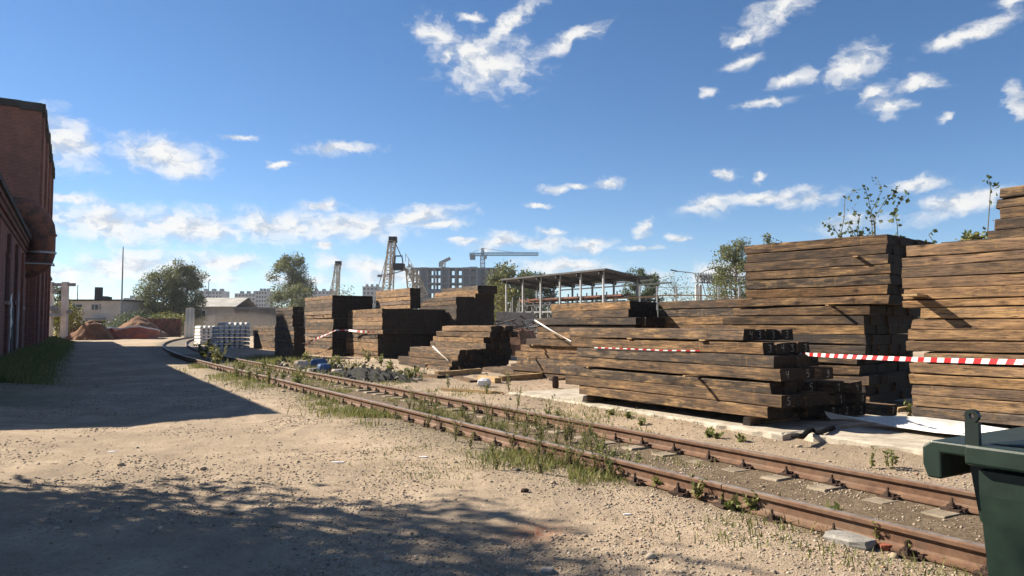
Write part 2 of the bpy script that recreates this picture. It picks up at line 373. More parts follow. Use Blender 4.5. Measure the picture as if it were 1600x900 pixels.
def mat_ground():
    m, nt, b = new_mat('packed dirt')
    co = nd(nt, 'ShaderNodeTexCoord').outputs['Object']
    big = noise(nt, co, 0.33, 6, 0.65); mid = noise(nt, co, 1.7, 6, 0.65); fine = noise(nt, co, 22, 6, 0.75); grit = noise(nt, co, 85, 3, 0.7)
    c = ramp(nt, mid, [(0.3, (0.325, 0.25, 0.178)), (0.52, (0.475, 0.37, 0.264)), (0.7, (0.555, 0.445, 0.325))])
    c = mixc(nt, ramp(nt, big, [(0.42, 0.0), (0.60, 0.75)]), c, (0.31, 0.245, 0.178))
    c = mixc(nt, ramp(nt, fine, [(0.30, 0.7), (0.48, 0.0)]), c, (0.17, 0.125, 0.085))
    c = mixc(nt, ramp(nt, grit, [(0.58, 0.0), (0.72, 0.6)]), c, (0.58, 0.48, 0.36))
    c = mixc(nt, ramp(nt, grit, [(0.27, 0.6), (0.40, 0.0)]), c, (0.12, 0.095, 0.07))
    at1 = nd(nt, 'ShaderNodeVertexColor', layer_name='zones')
    sep = nd(nt, 'ShaderNodeSeparateColor', {0: at1.outputs[0]})
    lng = noise(nt, mapping(nt, co, (1.0, 0.22, 1), (0, 0, 0), (0, 0, -0.556)), 1.6, 5, 0.6)
    c = mixc(nt, ramp(nt, lng, [(0.52, 0.0), (0.66, 0.5)]), c, (0.24, 0.19, 0.145))
    wob = mth(nt, 'MULTIPLY', mth(nt, 'SUBTRACT', mid, 0.5), 1.6)
    trk = mth(nt, 'ADD', sep.outputs[0], wob, clamp=True)
    tcol = ramp(nt, fine, [(0.3, (0.075, 0.054, 0.037)), (0.55, (0.18, 0.135, 0.09)), (0.74, (0.32, 0.245, 0.165))])
    c = mixc(nt, mth(nt, 'MULTIPLY', trk, sep.outputs[0]), c, tcol)
    grs = mth(nt, 'MULTIPLY', sep.outputs[1], mth(nt, 'ADD', 0.5, wob, clamp=True))
    c = mixc(nt, grs, c, (0.085, 0.085, 0.035))
    c = mixc(nt, mth(nt, 'MULTIPLY', sep.outputs[2], ramp(nt, fine, [(0.42, 0.0), (0.6, 1.0)])), c, (0.40, 0.13, 0.055))
    nt.links.new(c, b.inputs['Base Color']); b.inputs['Roughness'].default_value = 0.97; b.inputs['Specular IOR Level'].default_value = 0.12
    hh = mth(nt, 'ADD', mth(nt, 'MULTIPLY', fine, 1.0), mth(nt, 'MULTIPLY', grit, 0.6))
    bump(nt, b, hh, 1.0, 0.03)
    return m
M_ground = mat_ground()
def mat_stone():
    m, nt, b = new_mat('gravel stones')
    r = nd(nt, 'ShaderNodeNewGeometry').outputs['Random Per Island']
    c = ramp(nt, r, [(0.0, (0.20, 0.155, 0.11)), (0.3, (0.36, 0.28, 0.20)), (0.55, (0.29, 0.245, 0.20)), (0.75, (0.46, 0.385, 0.29)), (0.92, (0.12, 0.10, 0.085)), (1.0, (0.38, 0.22, 0.14))])
    nt.links.new(c, b.inputs['Base Color']); b.inputs['Roughness'].default_value = 0.95
    return m
M_stone = mat_stone()
def mat_leaf(name, cols, trans=0.35):
    m, nt, b = new_mat(name)
    r = nd(nt, 'ShaderNodeNewGeometry').outputs['Random Per Island']
    c = ramp(nt, r, [(i / (len(cols) - 1), k) for i, k in enumerate(cols)])
    nt.links.new(c, b.inputs['Base Color']); b.inputs['Roughness'].default_value = 0.6
    tr = nd(nt, 'ShaderNodeBsdfTranslucent', {'Color': c}); mx = nd(nt, 'ShaderNodeMixShader', {0: trans, 1: b.outputs[0], 2: tr.outputs[0]})
    nt.links.new(mx.outputs[0], nt.nodes['Material Output'].inputs['Surface'])
    return m
M_leaf = mat_leaf('tree leaves', [(0.065, 0.085, 0.028), (0.11, 0.13, 0.042), (0.15, 0.155, 0.055), (0.19, 0.175, 0.07)])
M_leafy = mat_leaf('yellowing leaves', [(0.10, 0.12, 0.03), (0.20, 0.19, 0.045), (0.15, 0.16, 0.04), (0.26, 0.22, 0.06)])
M_leafd = mat_leaf('dark green leaves', [(0.038, 0.06, 0.022), (0.068, 0.095, 0.032), (0.10, 0.12, 0.04)])
M_weed = mat_leaf('weed leaves', [(0.09, 0.12, 0.035), (0.15, 0.18, 0.05), (0.21, 0.22, 0.07), (0.26, 0.22, 0.09)])
M_grass = mat_leaf('grass blades', [(0.08, 0.11, 0.03), (0.14, 0.165, 0.045), (0.20, 0.20, 0.06), (0.30, 0.25, 0.11)])
M_bark = simple('bark', (0.16, 0.13, 0.10), (0.07, 0.055, 0.042), 6, 0.95, stretch=(1, 1, 0.3))
M_twig = simple('weed stems', (0.16, 0.14, 0.06), (0.09, 0.07, 0.035), 6, 0.9)

# ------------------------------------------------------------------ ground
WALL_C = 2.8
def ground():
    nr = 560
    rr = np.concatenate([[0.01, 0.4, 0.8, 1.4, 2.0, 2.6], 3.0 * (1500 / 3.0) ** (np.linspace(0, 1, nr) ** 1.12)])
    front = np.radians(np.linspace(-52, 52, 620)); back = np.radians(np.linspace(52, 308, 66)[1:-1])
    th = np.concatenate([front, back]); nt_ = len(th)
    R, T = np.meshgrid(rr, th, indexing='ij'); X = R * np.sin(T); Y = R * np.cos(T)
    Z = ground_h(X, Y)
    V = np.stack([X, Y, Z], -1).reshape(-1, 3)
    i, j = np.meshgrid(np.arange(len(rr) - 1), np.arange(nt_), indexing='ij'); j2 = (j + 1) % nt_
    Fq = np.stack([i * nt_ + j, i * nt_ + j2, (i + 1) * nt_ + j2, (i + 1) * nt_ + j], -1).reshape(-1, 4)[:, ::-1]
    # centre cap
    V = np.vstack([V, [[0, 0, float(ground_h(np.zeros(1), np.zeros(1))[0])]]]); c = len(V) - 1
    cap = np.stack([np.full(nt_, c), np.arange(nt_), (np.arange(nt_) + 1) % nt_, np.full(nt_, c)], -1)
    me = fast_mesh('ground', V, Fq, M_ground, True)
    x, y = V[:, 0], V[:, 1]; s = x * W2.x + y * W2.y; t = x * N2.x + y * N2.y; q = t - tcen(s)
    trk = np.clip(1.35 - (np.abs(q) / 1.15) ** 3, 0, 1) * 0.95 + 0.55 * np.exp(-((q - 2.6) / 1.7) ** 2)
    grs = np.exp(-((q + 1.2) / 0.7) ** 2) * np.clip((s - 5) / 3, 0, 1) * 0.7
    wall = x + 0.5905 * y + 2.8
    grs = np.maximum(grs, np.clip(1 - np.abs(wall - 1.2) / 2.2, 0, 1) * (y > 14))
    far = np.clip((np.sqrt(x * x + y * y) - 85) / 40, 0, 1); grs = np.maximum(grs, far * 0.8)
    P = G(838, 833); red = np.exp(-(((x - P.x) / 0.22) ** 2 + ((y - P.y) / 0.22) ** 2)) + 0.0
    P = G(850, 600); red += 0.18 * np.exp(-(((x - P.x) / 1.5) ** 2 + ((y - P.y) / 2.5) ** 2))
    ca = me.color_attributes.new('zones', 'FLOAT_COLOR', 'POINT')
    cc = np.stack([np.clip(trk, 0, 1), np.clip(grs, 0, 1), np.clip(red, 0, 1), np.ones_like(x)], -1).astype(np.float32)
    ca.data.foreach_set('color', cc.ravel())
    o = link('ground', me); o['kind'] = 'structure'; o['label'] = 'packed tan dirt yard and road with gravel'
ground()

def ico():
    t = (1 + 5 ** 0.5) / 2
    v = np.array([(-1, t, 0), (1, t, 0), (-1, -t, 0), (1, -t, 0), (0, -1, t), (0, 1, t), (0, -1, -t), (0, 1, -t), (t, 0, -1), (t, 0, 1), (-t, 0, -1), (-t, 0, 1)], float)
    v /= np.linalg.norm(v[0])
    f = np.array([(0, 11, 5), (0, 5, 1), (0, 1, 7), (0, 7, 10), (0, 10, 11), (1, 5, 9), (5, 11, 4), (11, 10, 2), (10, 7, 6), (7, 1, 8), (3, 9, 4), (3, 4, 2), (3, 2, 6), (3, 6, 8), (3, 8, 9), (4, 9, 5), (2, 4, 11), (6, 2, 10), (8, 6, 7), (9, 8, 1)])
    return v, f
def stones(name, xs, ys, sz, mat, seed, lift=0.3, kind='stuff', flat=0.6):
    rng = np.random.default_rng(seed); n = len(xs); v0, f0 = ico()
    V = np.repeat(v0[None], n, 0) * rng.uniform(0.65, 1.25, (n, 12, 1))
    V = V * (sz[:, None, None] * np.stack([rng.uniform(0.7, 1.3, n), rng.uniform(0.7, 1.3, n), rng.uniform(0.4, 0.8, n) * flat / 0.6], -1)[:, None, :])
    a = rng.uniform(0, 2 * math.pi, n); ca, sa = np.cos(a)[:, None], np.sin(a)[:, None]
    x = V[..., 0] * ca - V[..., 1] * sa; y = V[..., 0] * sa + V[..., 1] * ca
    z = V[..., 2] + (ground_h(xs, ys) + sz * lift * flat)[:, None]
    V = np.stack([x + xs[:, None], y + ys[:, None], z], -1).reshape(-1, 3)
    Fa = (f0[None] + (np.arange(n) * 12)[:, None, None]).reshape(-1, 3)
    return link(name, fast_mesh(name, V, Fa, mat))
def scatter_gravel():
    rng = np.random.default_rng(4)
    n = 130000
    r = 2.6 * (26 / 2.6) ** rng.uniform(0, 1, n); th = np.radians(rng.uniform(-44, 44, n))
    x = r * np.sin(th); y = r * np.cos(th); s = x * W2.x + y * W2.y; t = x * N2.x + y * N2.y; q = t - tcen(s)
    d = 0.05 + 0.9 * np.clip((fbm(x * 0.8, y * 0.8, 41, 4) - 0.53) * 6, 0, 1)          # loose patches on the road
    d = np.maximum(d, 0.95 * np.exp(-((q + 1.25) / 0.75) ** 2))                              # along the near rail
    d = np.maximum(d, 0.22 * (np.abs(q) < 0.75)); d = np.maximum(d, 0.30 * (q > 1.0))
    keep = rng.uniform(0, 1, n) < d; x, y, r, q = x[keep], y[keep], r[keep], q[keep]
    sz = 0.0030 + 0.010 * rng.uniform(0, 1, len(x)) ** 3 + 0.00075 * r * rng.uniform(0.2, 1, len(x))
    big = rng.uniform(0, 1, len(x)) < 0.010; sz[big] *= rng.uniform(1.8, 3.2, big.sum())
    k = (np.abs(np.abs(q) - 0.8) > 0.1); x, y, sz = x[k], y[k], sz[k]
    o = stones('gravel', x, y, sz, M_stone, 9); tag(o, 'loose gravel and small stones strewn over the dirt', 'gravel', kind='stuff')
scatter_gravel()

# ------------------------------------------------------------------ railway track
def sweep(name, prof, s0, s1, step, off, mats, parent, loc, headz):
    mb = MB(); n = len(prof); ss = []; s = s0
    while s < s1: ss.append(s); s += step if s > S1 - 2 else step * 2
    ss.append(s1)
    for a in ss:
        for (o, z) in prof:
            mb.v.append(tuple(track(a, off + o, z) - loc))
    for i in range(len(ss) - 1):
        for k in range(n):
            k2 = (k + 1) % n
            top = prof[k][1] >= headz and prof[k2][1] >= headz
            mb.f.append((i * n + k, i * n + k2, (i + 1) * n + k2, (i + 1) * n + k)); mb.m.append(1 if top else 0)
    mb.f.append(tuple(range(n))); mb.m.append(0); mb.f.append(tuple((len(ss) - 1) * n + k for k in range(n - 1, -1, -1))); mb.m.append(0)
    return mb.build(name, mats, parent)
def build_track():
    loc = track(6, 0, 0); root = empty('railway_track', loc)
    tag(root, 'rusty railway track curving away past the timber stacks', 'railway track')
    prof = [(-0.070, 0.0), (-0.070, 0.012), (-0.022, 0.030), (-0.009, 0.048), (-0.008, 0.118), (-0.036, 0.133), (-0.037, 0.160), (-0.028, 0.171), (0.0, 0.174), (0.028, 0.171), (0.037, 0.160), (0.036, 0.133), (0.008, 0.118), (0.009, 0.048), (0.022, 0.030), (0.070, 0.012), (0.070, 0.0)]
    prof = prof[::-1]
    sweep('rail', prof, -7, 4.705, 1.0, -0.797, [M_rail, M_railtop], root, loc, 0.169)
    sweep('rail', prof, 4.717, 112, 1.0, -0.797, [M_rail, M_railtop], root, loc, 0.169)
    sweep('rail', prof, -7, 112, 1.0, 0.797, [M_rail, M_railtop], root, loc, 0.169)
    rng = random.Random(8)
    # fish plate over the joint in the near rail
    # concrete sleeper: high seats at the rails, low middle
    def sleeper_mesh():
        mb = MB(); ys = [-1.35, -1.05, -0.90, -0.66, -0.50, 0.36, 0.42, 0.90, 1.05, 1.35]; zt = [-0.08, -0.05, 0.010, 0.014, -0.05, -0.05, 0.014, 0.010, -0.05, -0.08]
        vs = []
        for y, z in zip(ys, zt): vs += [(-0.14, y, -0.16), (-0.10, y, z), (0.10, y, z), (0.14, y, -0.16)]
        fs = []
        for i in range(9):
            for k in range(4): fs.append((i * 4 + k, i * 4 + (k + 1) % 4, i * 4 + 4 + (k + 1) % 4, i * 4 + 4 + k))
        fs += [(3, 2, 1, 0), (36, 37, 38, 39)]
        mb.add(vs, fs); return mb.mesh('sleeper', M_sleeper)
    def clip_mesh(seed):
        r = random.Random(seed); mb = MB()
        mb.box((0, 0, 0.014), (0.16, 0.10, 0.022)); mb.box((0, 0.03, 0.038), (0.10, 0.06, 0.03), 0.05)
        mb.lathe((0, 0, 0.03), [(0.030, 0), (0.030, 0.012), (0.024, 0.014), (0.024, 0.045), (0.012, 0.047), (0.012, 0.085), (0.008, 0.09)], 6)
        mb.box((0.085, 0.015, 0.022), (0.03, 0.05, 0.035), 0.2)
        for v in range(len(mb.v)):
            x, y, z = mb.v[v]; mb.v[v] = (x + r.uniform(-.003, .003), y + r.uniform(-.003, .003), z + r.uniform(-.002, .002))
        return mb.mesh('fastening', M_bolt)
    sm = sleeper_mesh(); cms = [clip_mesh(k) for k in range(5)]
    s = -3.6
    while s < 44:
        p = track(s, 0, 0)
        o = link('sleeper', sm, None, root); o.location = p - loc + Vector((0, 0, rng.uniform(-0.026, 0.006)))
        o.rotation_euler = (0, 0, track_ang(s) + rng.uniform(-0.03, 0.03))
        offs = (-0.797 - 0.105, 0.797 - 0.105) + ((-0.797 + 0.105, 0.797 + 0.105) if s < 20 else ())
        for off in offs:
            inward = 1 if off in (-0.797 - 0.105, 0.797 - 0.105) else -1
            c = link('fastening', rng.choice(cms), None, o); c.location = (rng.uniform(-.02, .02), off, 0.004)
            c.rotation_euler = (0, 0, (0 if inward > 0 else math.pi) + rng.uniform(-.2, .2)); c.scale = (1, 1, rng.uniform(0.85, 1.1))
        s += 0.555 + rng.uniform(-.02, .02)
    far = MB()
    while s < 110:
        p = track(s, 0, 0) - loc; far.box((p.x, p.y, -0.06), (0.24, 2.7, 0.13), track_ang(s)); s += 0.56
    tag(far.build('far_sleepers', M_conc, root), kind='stuff')
build_track()

# ------------------------------------------------------------------ foliage helpers
def leaf_arrays(P, size, rng, aspect=0.6, droop=0.0, normals=None):
    n = len(P); a = rng.normal(size=(n, 3)); a /= np.linalg.norm(a, axis=1)[:, None]
    if droop: a[:, 2] -= droop; a /= np.linalg.norm(a, axis=1)[:, None]
    b = rng.normal(size=(n, 3)); b -= a * (a * b).sum(1)[:, None]; b /= np.linalg.norm(b, axis=1)[:, None]
    s = np.asarray(size).reshape(-1, 1) * rng.uniform(0.6, 1.3, (n, 1))
    nrm = np.cross(a, b)
    V = np.stack([P, P + a * s * 0.5 + b * s * aspect * 0.5 + nrm * s * 0.12, P + a * s, P + a * s * 0.5 - b * s * aspect * 0.5 + nrm * s * 0.12], 1).reshape(-1, 3)
    Fa = np.arange(n * 4).reshape(-1, 4)
    return V, Fa
def make_tree(name, label, base, h, rx, n_leaf, leaf, seed, lmat, crown_lo=0.3, group=None, lobes=26, trunk_r=None, cat='tree', shape=1.0, stems=1):
    rng = np.random.default_rng(seed); r = random.Random(seed)
    root = empty(name, base); tag(root, label, cat, group)
    mb = MB(); tips = []
    for q in range(stems):
        ox, oy = (r.uniform(-.25, .25) * rx, r.uniform(-.25, .25) * rx) if stems > 1 else (0, 0)
        tr = (trunk_r or h * 0.018) / math.sqrt(stems)
        pts = [Vector((ox * k * 1.2 + r.uniform(-1, 1) * 0.012 * h * k, oy * k * 1.2 + r.uniform(-1, 1) * 0.012 * h * k, -0.15 + h * 0.9 * k)) for k in (0, .15, .3, .5, .7, .85, 1)]
        mb.tube(pts, [tr * x for x in (1.25, 1, .85, .65, .45, .28, .1)], 7)
        for k in range(lobes // stems):
            f = crown_lo + (0.97 - crown_lo) * (k + r.random()) / (lobes // stems)
            j = min(5, int(f * 6)); p0 = pts[j].lerp(pts[j + 1], f * 6 - j)
            w = math.sin(math.pi * min(1, max(0.06, ((f - crown_lo) / (1.04 - crown_lo)) ** shape * 0.88 + 0.1))) ** 0.7
            a = r.uniform(0, 2 * math.pi); rad = rx * w * r.uniform(0.35, 0.95)
            tip = Vector((ox + math.cos(a) * rad, oy + math.sin(a) * rad, h * f + rad * r.uniform(-.1, .35)))
            mb.tube([p0, p0.lerp(tip, .5) + Vector((0, 0, .05 * rad)), tip], [tr * .35, tr * .2, tr * .06], 5)
            tips.append((tip, rx * r.uniform(0.20, 0.42)))
    mb.build('trunk', M_bark, root)
    T = np.array([list(t[0]) + [t[1]] for t in tips]); idx = rng.integers(0, len(T), n_leaf)
    d = rng.normal(size=(n_leaf, 3)); d /= np.linalg.norm(d, axis=1)[:, None]
    P = T[idx, :3] + d * (T[idx, 3] * rng.uniform(0.15, 1.05, n_leaf) ** 0.6)[:, None] * np.array([1, 1, 0.85])
    P = P + rng.normal(size=P.shape) * rx * 0.03
    P = P[P[:, 2] > 0.05 * h]
    V, Fa = leaf_arrays(P, leaf, rng, 0.65, 0.2)
    link('crown', fast_mesh('crown', V, Fa, lmat), None, root)
    return root
def make_bush(name, label, base, h, rx, n_leaf, leaf, seed, lmat, group=None, cat='bush', ry=None):
    rng = np.random.default_rng(seed); r = random.Random(seed); ry = ry or rx
    root = empty(name, base); tag(root, label, cat, group); mb = MB(); tips = []
    for k in range(12):
        a = r.uniform(0, 6.283); q = r.uniform(.2, .9)
        tip = Vector((math.cos(a) * rx * q, math.sin(a) * ry * q, h * r.uniform(.3, .92) * (1 - 0.35 * q)))
        mb.tube([(math.cos(a) * .1 * rx, math.sin(a) * .1 * ry, -0.1), tip * .6, tip], [h * .012, h * .008, h * .003], 4); tips.append(tip)
    mb.build('stems', M_bark, root)
    T = np.array([list(t) for t in tips]); idx = rng.integers(0, len(T), n_leaf)
    d = rng.normal(size=(n_leaf, 3)); d /= np.linalg.norm(d, axis=1)[:, None]
    P = T[idx] + d * (rng.uniform(0.1, 1, n_leaf) ** 0.5)[:, None] * np.array([rx * .45, ry * .45, h * .3]); P[:, 2] = np.abs(P[:, 2])
    V, Fa = leaf_arrays(P, leaf, rng, 0.6, 0.1)
    link('foliage', fast_mesh('foliage', V, Fa, lmat), None, root)
    return root

# ------------------------------------------------------------------ timber stacks
BR = random.Random(77)
def beam_mesh(L, w, h, seed, mat):
    r = random.Random(seed); mb = MB(); c = min(w, h) * 0.06; n = 7
    prof = [(-w/2 + c, -h/2), (w/2 - c, -h/2), (w/2, -h/2 + c), (w/2, h/2 - c), (w/2 - c, h/2), (-w/2 + c, h/2), (-w/2, h/2 - c), (-w/2, -h/2 + c)]
    bow = r.uniform(-.010, .010); wane = r.uniform(0, 1) < 0.4; tw = r.uniform(-.012, .012)
    tl, tr = r.uniform(-.012, .012), r.uniform(-.012, .012)
    for i in range(n):
        f = i / (n - 1); x = -L/2 + L * f; b = bow * (1 - (2 * f - 1) ** 2); a = tw * (f - .5)
        for k, (y, z) in enumerate(prof):
            jy, jz = r.uniform(-.006, .006), r.uniform(-.005, .005)
            if wane and k in (5, 6): jy += 0.02 * math.sin(f * 3 + seed); jz -= 0.016
            ex = (tl * z / h if i == 0 else tr * z / h if i == n - 1 else 0) * 2
            mb.v.append((x + ex, y + jy + a * z * 2, z + jz + b - a * y * 2))
    for i in range(n - 1):
        for k in range(8): mb.f.append((i * 8 + k, i * 8 + 8 + k, i * 8 + 8 + (k + 1) % 8, i * 8 + (k + 1) % 8)[::-1])
    mb.f.append(tuple(range(8))[::-1]); mb.f.append(tuple((n - 1) * 8 + k for k in range(8)))
    mb.m = [0] * len(mb.f)
    return mb.mesh('timber_beam', mat)
NB = [0]
DIGITS = {
 '1': [[(.1, .75), (.35, 1), (.35, 0)]], '2': [[(.05, .75), (.2, 1), (.5, .95), (.5, .65), (.1, .05), (.6, .08)]],
 '3': [[(0, .92), (.35, 1), (.55, .8), (.25, .55), (.58, .38), (.5, .08), (.2, 0), (0, .12)]],
 '4': [[(.05, 1), (.08, .6), (.5, .55)], [(.52, 1), (.48, 0)]], '5': [[(.6, 1), (.12, 1), (.08, .58), (.42, .62), (.58, .35), (.4, .03), (.02, .06)]],
 '7': [[(.02, .95), (.58, 1), (.25, 0)], [(.15, .5), (.5, .52)]], '8': [[(.5, .85), (.25, 1), (.08, .8), (.5, .35), (.35, .02), (.08, .2), (.2, .45), (.5, .85)]],
 '9': [[(.52, .75), (.3, .55), (.08, .75), (.25, 1), (.5, .9), (.52, .4), (.3, 0), (.05, .08)]]}
def chalk(parent, L, h, d, seed):
    r = random.Random(seed); mb = MB(); k = h * 0.62; x = L / 2 + 0.010; a = r.uniform(-.15, .15); oy = r.uniform(-.03, .03)
    for line in DIGITS[d]:
        P = []
        for i in range(len(line) - 1):
            for q in range(3):
                f = q / 3; P.append((line[i][0] * (1 - f) + line[i+1][0] * f, line[i][1] * (1 - f) + line[i+1][1] * f))
        P.append(line[-1])
        P = [((u - .3) * k, (v - .5) * k) for u, v in P]; P = [(u * math.cos(a) - v * math.sin(a) + oy + r.uniform(-.002, .002), u * math.sin(a) + v * math.cos(a) + r.uniform(-.002, .002)) for u, v in P]
        for (u0, v0), (u1, v1) in zip(P[:-1], P[1:]):
            du, dv = u1 - u0, v1 - v0; ln = math.hypot(du, dv) or 1; wdt = 0.0055 + r.uniform(-.0015, .0015); nu, nv = -dv / ln * wdt, du / ln * wdt
            e = 0.003
            mb.add([(x, u0 + nu, v0 + nv), (x, u0 - nu, v0 - nv), (x, u1 - nu + du/ln*e, v1 - nv + dv/ln*e), (x, u1 + nu + du/ln*e, v1 + nv + dv/ln*e)], [(0, 1, 2, 3)])
            x += 0.00002
    mb.build('chalk_number', M_chalk, parent)
ORD = ['bottom', 'second', 'third', 'fourth', 'fifth', 'sixth', 'seventh', 'eighth', 'ninth', 'tenth', 'eleventh', 'twelfth', 'thirteenth', 'fourteenth', 'fifteenth', 'sixteenth', 'seventeenth']
ROWS = ['front', 'second', 'third', 'fourth', 'fifth', 'sixth']
NW = {'1': 'one', '2': 'two', '3': 'three', '4': 'four', '5': 'five', '7': 'seven', '8': 'eight', '9': 'nine'}
def blabel(spec, layer, n, row, rows):
    adj, where = spec.split('|'); ly = 'top layer' if layer == n - 1 and n > 1 else ORD[layer] + ' layer' + (' up' if layer else '')
    return '%s timber, %s%s, %s' % (adj, (ROWS[row] + ' row, ') if rows > 1 else '', ly, where)
def add_beam(P, D, k0, k1, row, w, z0, h, mat, label, group, digit=None, yaw=0.0, cat='timber', name='timber_beam'):
    NB[0] += 1; L = abs(k1 - k0); nn = Vector((D[1], -D[0]))
    c = Vector(P[:2]) + Vector(D[:2]) * ((k0 + k1) / 2) + nn * (w * (row + 0.5))
    o = link(name, beam_mesh(L, w * 0.985, h * 0.985, NB[0], mat))
    o.location = (c.x, c.y, z0 + h / 2); o.rotation_euler = (BR.uniform(-.004, .004), 0, math.atan2(-D[1], -D[0]) + yaw + BR.uniform(-.006, .006))
    tag(o, label, cat, group, kind='thing')
    if digit: chalk(o, L, h, digit, NB[0])
    return o
def stack(P, D, layers, rows, w, z0, h, label, group, mats, gaps={}, front_jit=0.012, end_jit=0.03, solid=None, ks=None, row_w=None, back_rows=0):
    """layers: bottom to top, (far px, near px) on the front plane, or ks: (near k, far k). rows: beams side by side"""
    z = z0; rest = MB(); out = []
    for i, ly in enumerate(layers):
        z += gaps.get(i, 0.0); zm = z + h / 2
        if ks: ka, kb = ly
        else: ka, kb = on_line(ly[1], P, D, zm), on_line(ly[0], P, D, zm)
        nn = Vector((D[1], -D[0])); sh = BR.uniform(-front_jit, front_jit)
        for j in range(rows + back_rows):
            a = ka + BR.uniform(-end_jit, end_jit); b = kb + BR.uniform(-end_jit, end_jit)
            PP = Vector(P[:2]) + nn * sh
            if j < rows and not (solid and i < solid): out.append(add_beam(PP, D, a, b, j, w, z, h, BR.choice(mats), blabel(label, i, len(layers), j, rows), group))
            else:
                c = PP + Vector(D[:2]) * ((a + b) / 2) + nn * (w * (j + .5))
                q = c - Vector(P[:2]); rest.box((-q.dot(Vector(D[:2])), q.dot(nn), z + h / 2), (abs(b - a), w * .985, h * .985))
        z += h
    if rest.v:
        o = rest.build('stacked_timber', M_woodd); o.location = (P[0], P[1], 0); o.rotation_euler = (0, 0, math.atan2(-D[1], -D[0])); tag(o, 'inner timbers ' + label.split('|')[1], 'timber', group, kind='stuff')
    return z, out
DW = (W2.x, W2.y)
P_at = lambda t: st(0, t)
# front stack with chalked ends
GA = 'timbers in the low stack by the rails'
LA = 'unnumbered brown|in the low front stack beside the rails'
PA = P_at(8.68)
la = [(904,1200),(884,1220),(876,1203),(900,1219),(901,1209),(893,1192),(889,1163)]
numA = {1: ['5', None, None, None], 3: ['4', None, '5', '9'], 5: ['3', '4', '3', '3'], 6: ['4', '3', '3', '3']}
z = 0.27; ga = {2: 0.0, 3: 0.028, 4: 0.006, 5: 0.012, 6: 0.022}
for i, (xl, xr) in enumerate(la):
    z += ga.get(i, 0); hh = 0.172
    for j in range(4):
        zm = z + hh / 2; ka, kb = on_line(xr, PA, DW, zm), on_line(xl, PA, DW, zm)
        if j: ka += BR.uniform(-.05, .04) - (0.1 if i == 3 and j == 3 else 0) + (0.25 if i in (0, 2) and j > 1 else 0); kb += BR.uniform(-.1, .1)
        d = numA.get(i, [None] * 4)[j]
        
        lab = blabel(LA if not d else 'chalked-%s|in the low front stack' % NW[d], i, 7, j, 4)
        add_beam(PA, DW, ka, kb, j, 0.262, z, hh, (M_woodd if i in (0, 1, 2, 4) else M_wood), lab, GA, d, yaw=0.004 * (i % 3 - 1))
    z += hh
TOP_A = z
for xs, j in ((1167, 0), (908, 0)):
    k = on_line(xs, PA, DW, 0.2); c = PA.xy + Vector(DW) * (k + (0.06 if xs > 1000 else -.06))
    add_beam(c, (N2.x, N2.y), -0.02, 1.12, 0, 0.13, 0.135, 0.135, M_wood, 'short wooden bearer block under the low front stack', 'bearers under the low stack', cat='timber block', name='bearer_block')
# thin packing pieces between layers of the front stack
# low pile with numbered ends, behind the front stack
GP = 'short pile of numbered timbers'
pile = [(10.02,7.05,0,'2'),(10.29,7.0,0,'2'),(10.56,6.95,0,'2'),(10.86,6.62,0,'7'),(10.12,7.0,1,'1'),(10.50,6.9,1,'8'),(9.80,7.25,2,'5'),(10.10,7.0,2,'1'),(10.40,6.9,2,'4'),(9.74,7.2,0,None),(9.80,7.2,1,None)]
for (t, s, ly, d) in pile:
    lab = ('timber beam with a chalked %s on its end, %s layer of the dark numbered pile' % (NW[d], ['bottom', 'middle', 'top'][ly])) if d else 'unmarked timber beam, %s layer of the dark numbered pile' % ['bottom', 'middle', 'top'][ly]
    add_beam(st(0, t), DW, s, s + 3.2, 0, 0.265, 0.20 + ly * 0.182, 0.178, M_woodd, lab, GP, d)

# tall stack beside the tape, its far ends towards the yard
GR_ = 'timbers in the tallest tan stack'
PR = (6.18, 11.4); DR = Vector((-0.61, 0.79)).normalized()
lefts = [1425,1426,1424,1421,1421,1443,1416,1419,1424,1438,1411,1412,1410,1409,1409,1416]
z = 0.20; gR = {6: 0.006, 10: 0.004, 11: 0.006, 14: 0.004}
for i, xl in enumerate(lefts):
    z += gR.get(i, 0); hh = 0.166 if i not in (10,) else 0.12
    for j in range(2):
        k = on_line(xl, PR, DR, z + hh / 2) + (BR.uniform(-.08, .02) if j else 0)
        add_beam(PR, DR, k - 3.4 + BR.uniform(-.05, .05), k, j, 0.26, z, hh, M_woodt, blabel('tan|in the stack behind the white sheet', i, 16, j, 2), GR_)
    z += hh
core = MB(); zc = 0.2
for i in range(16):
    for j in range(2, 5): core.box((1.9 + BR.uniform(-.04, .04), 0.26 * (j + .5), zc + .085), (3.3, .255, .165))
    zc += 0.1685
core = core.build('stacked_timber', M_woodd); core.location = (PR[0], PR[1], 0); core.rotation_euler = (0, 0, math.atan2(-DR.y, -DR.x)); tag(core, 'inner timbers of the tan stack', 'timber', GR_, kind='stuff')
for i, xl in enumerate([1543, 1554, 1562, 1556, 1562]):
    Pq = Vector(PR) + Vector((DR.y, -DR.x)) * 0.27; hh = 0.155; k = on_line(xl, Pq, DR, z + hh / 2)
    add_beam(Pq, DR, k - 3.0, k, 0, 0.26, z, hh, M_woodd if i != 2 else M_wood, blabel('dark|in the heap on the tan stack', i, 5, 0, 1), 'timbers heaped on the tan stack'); z += hh

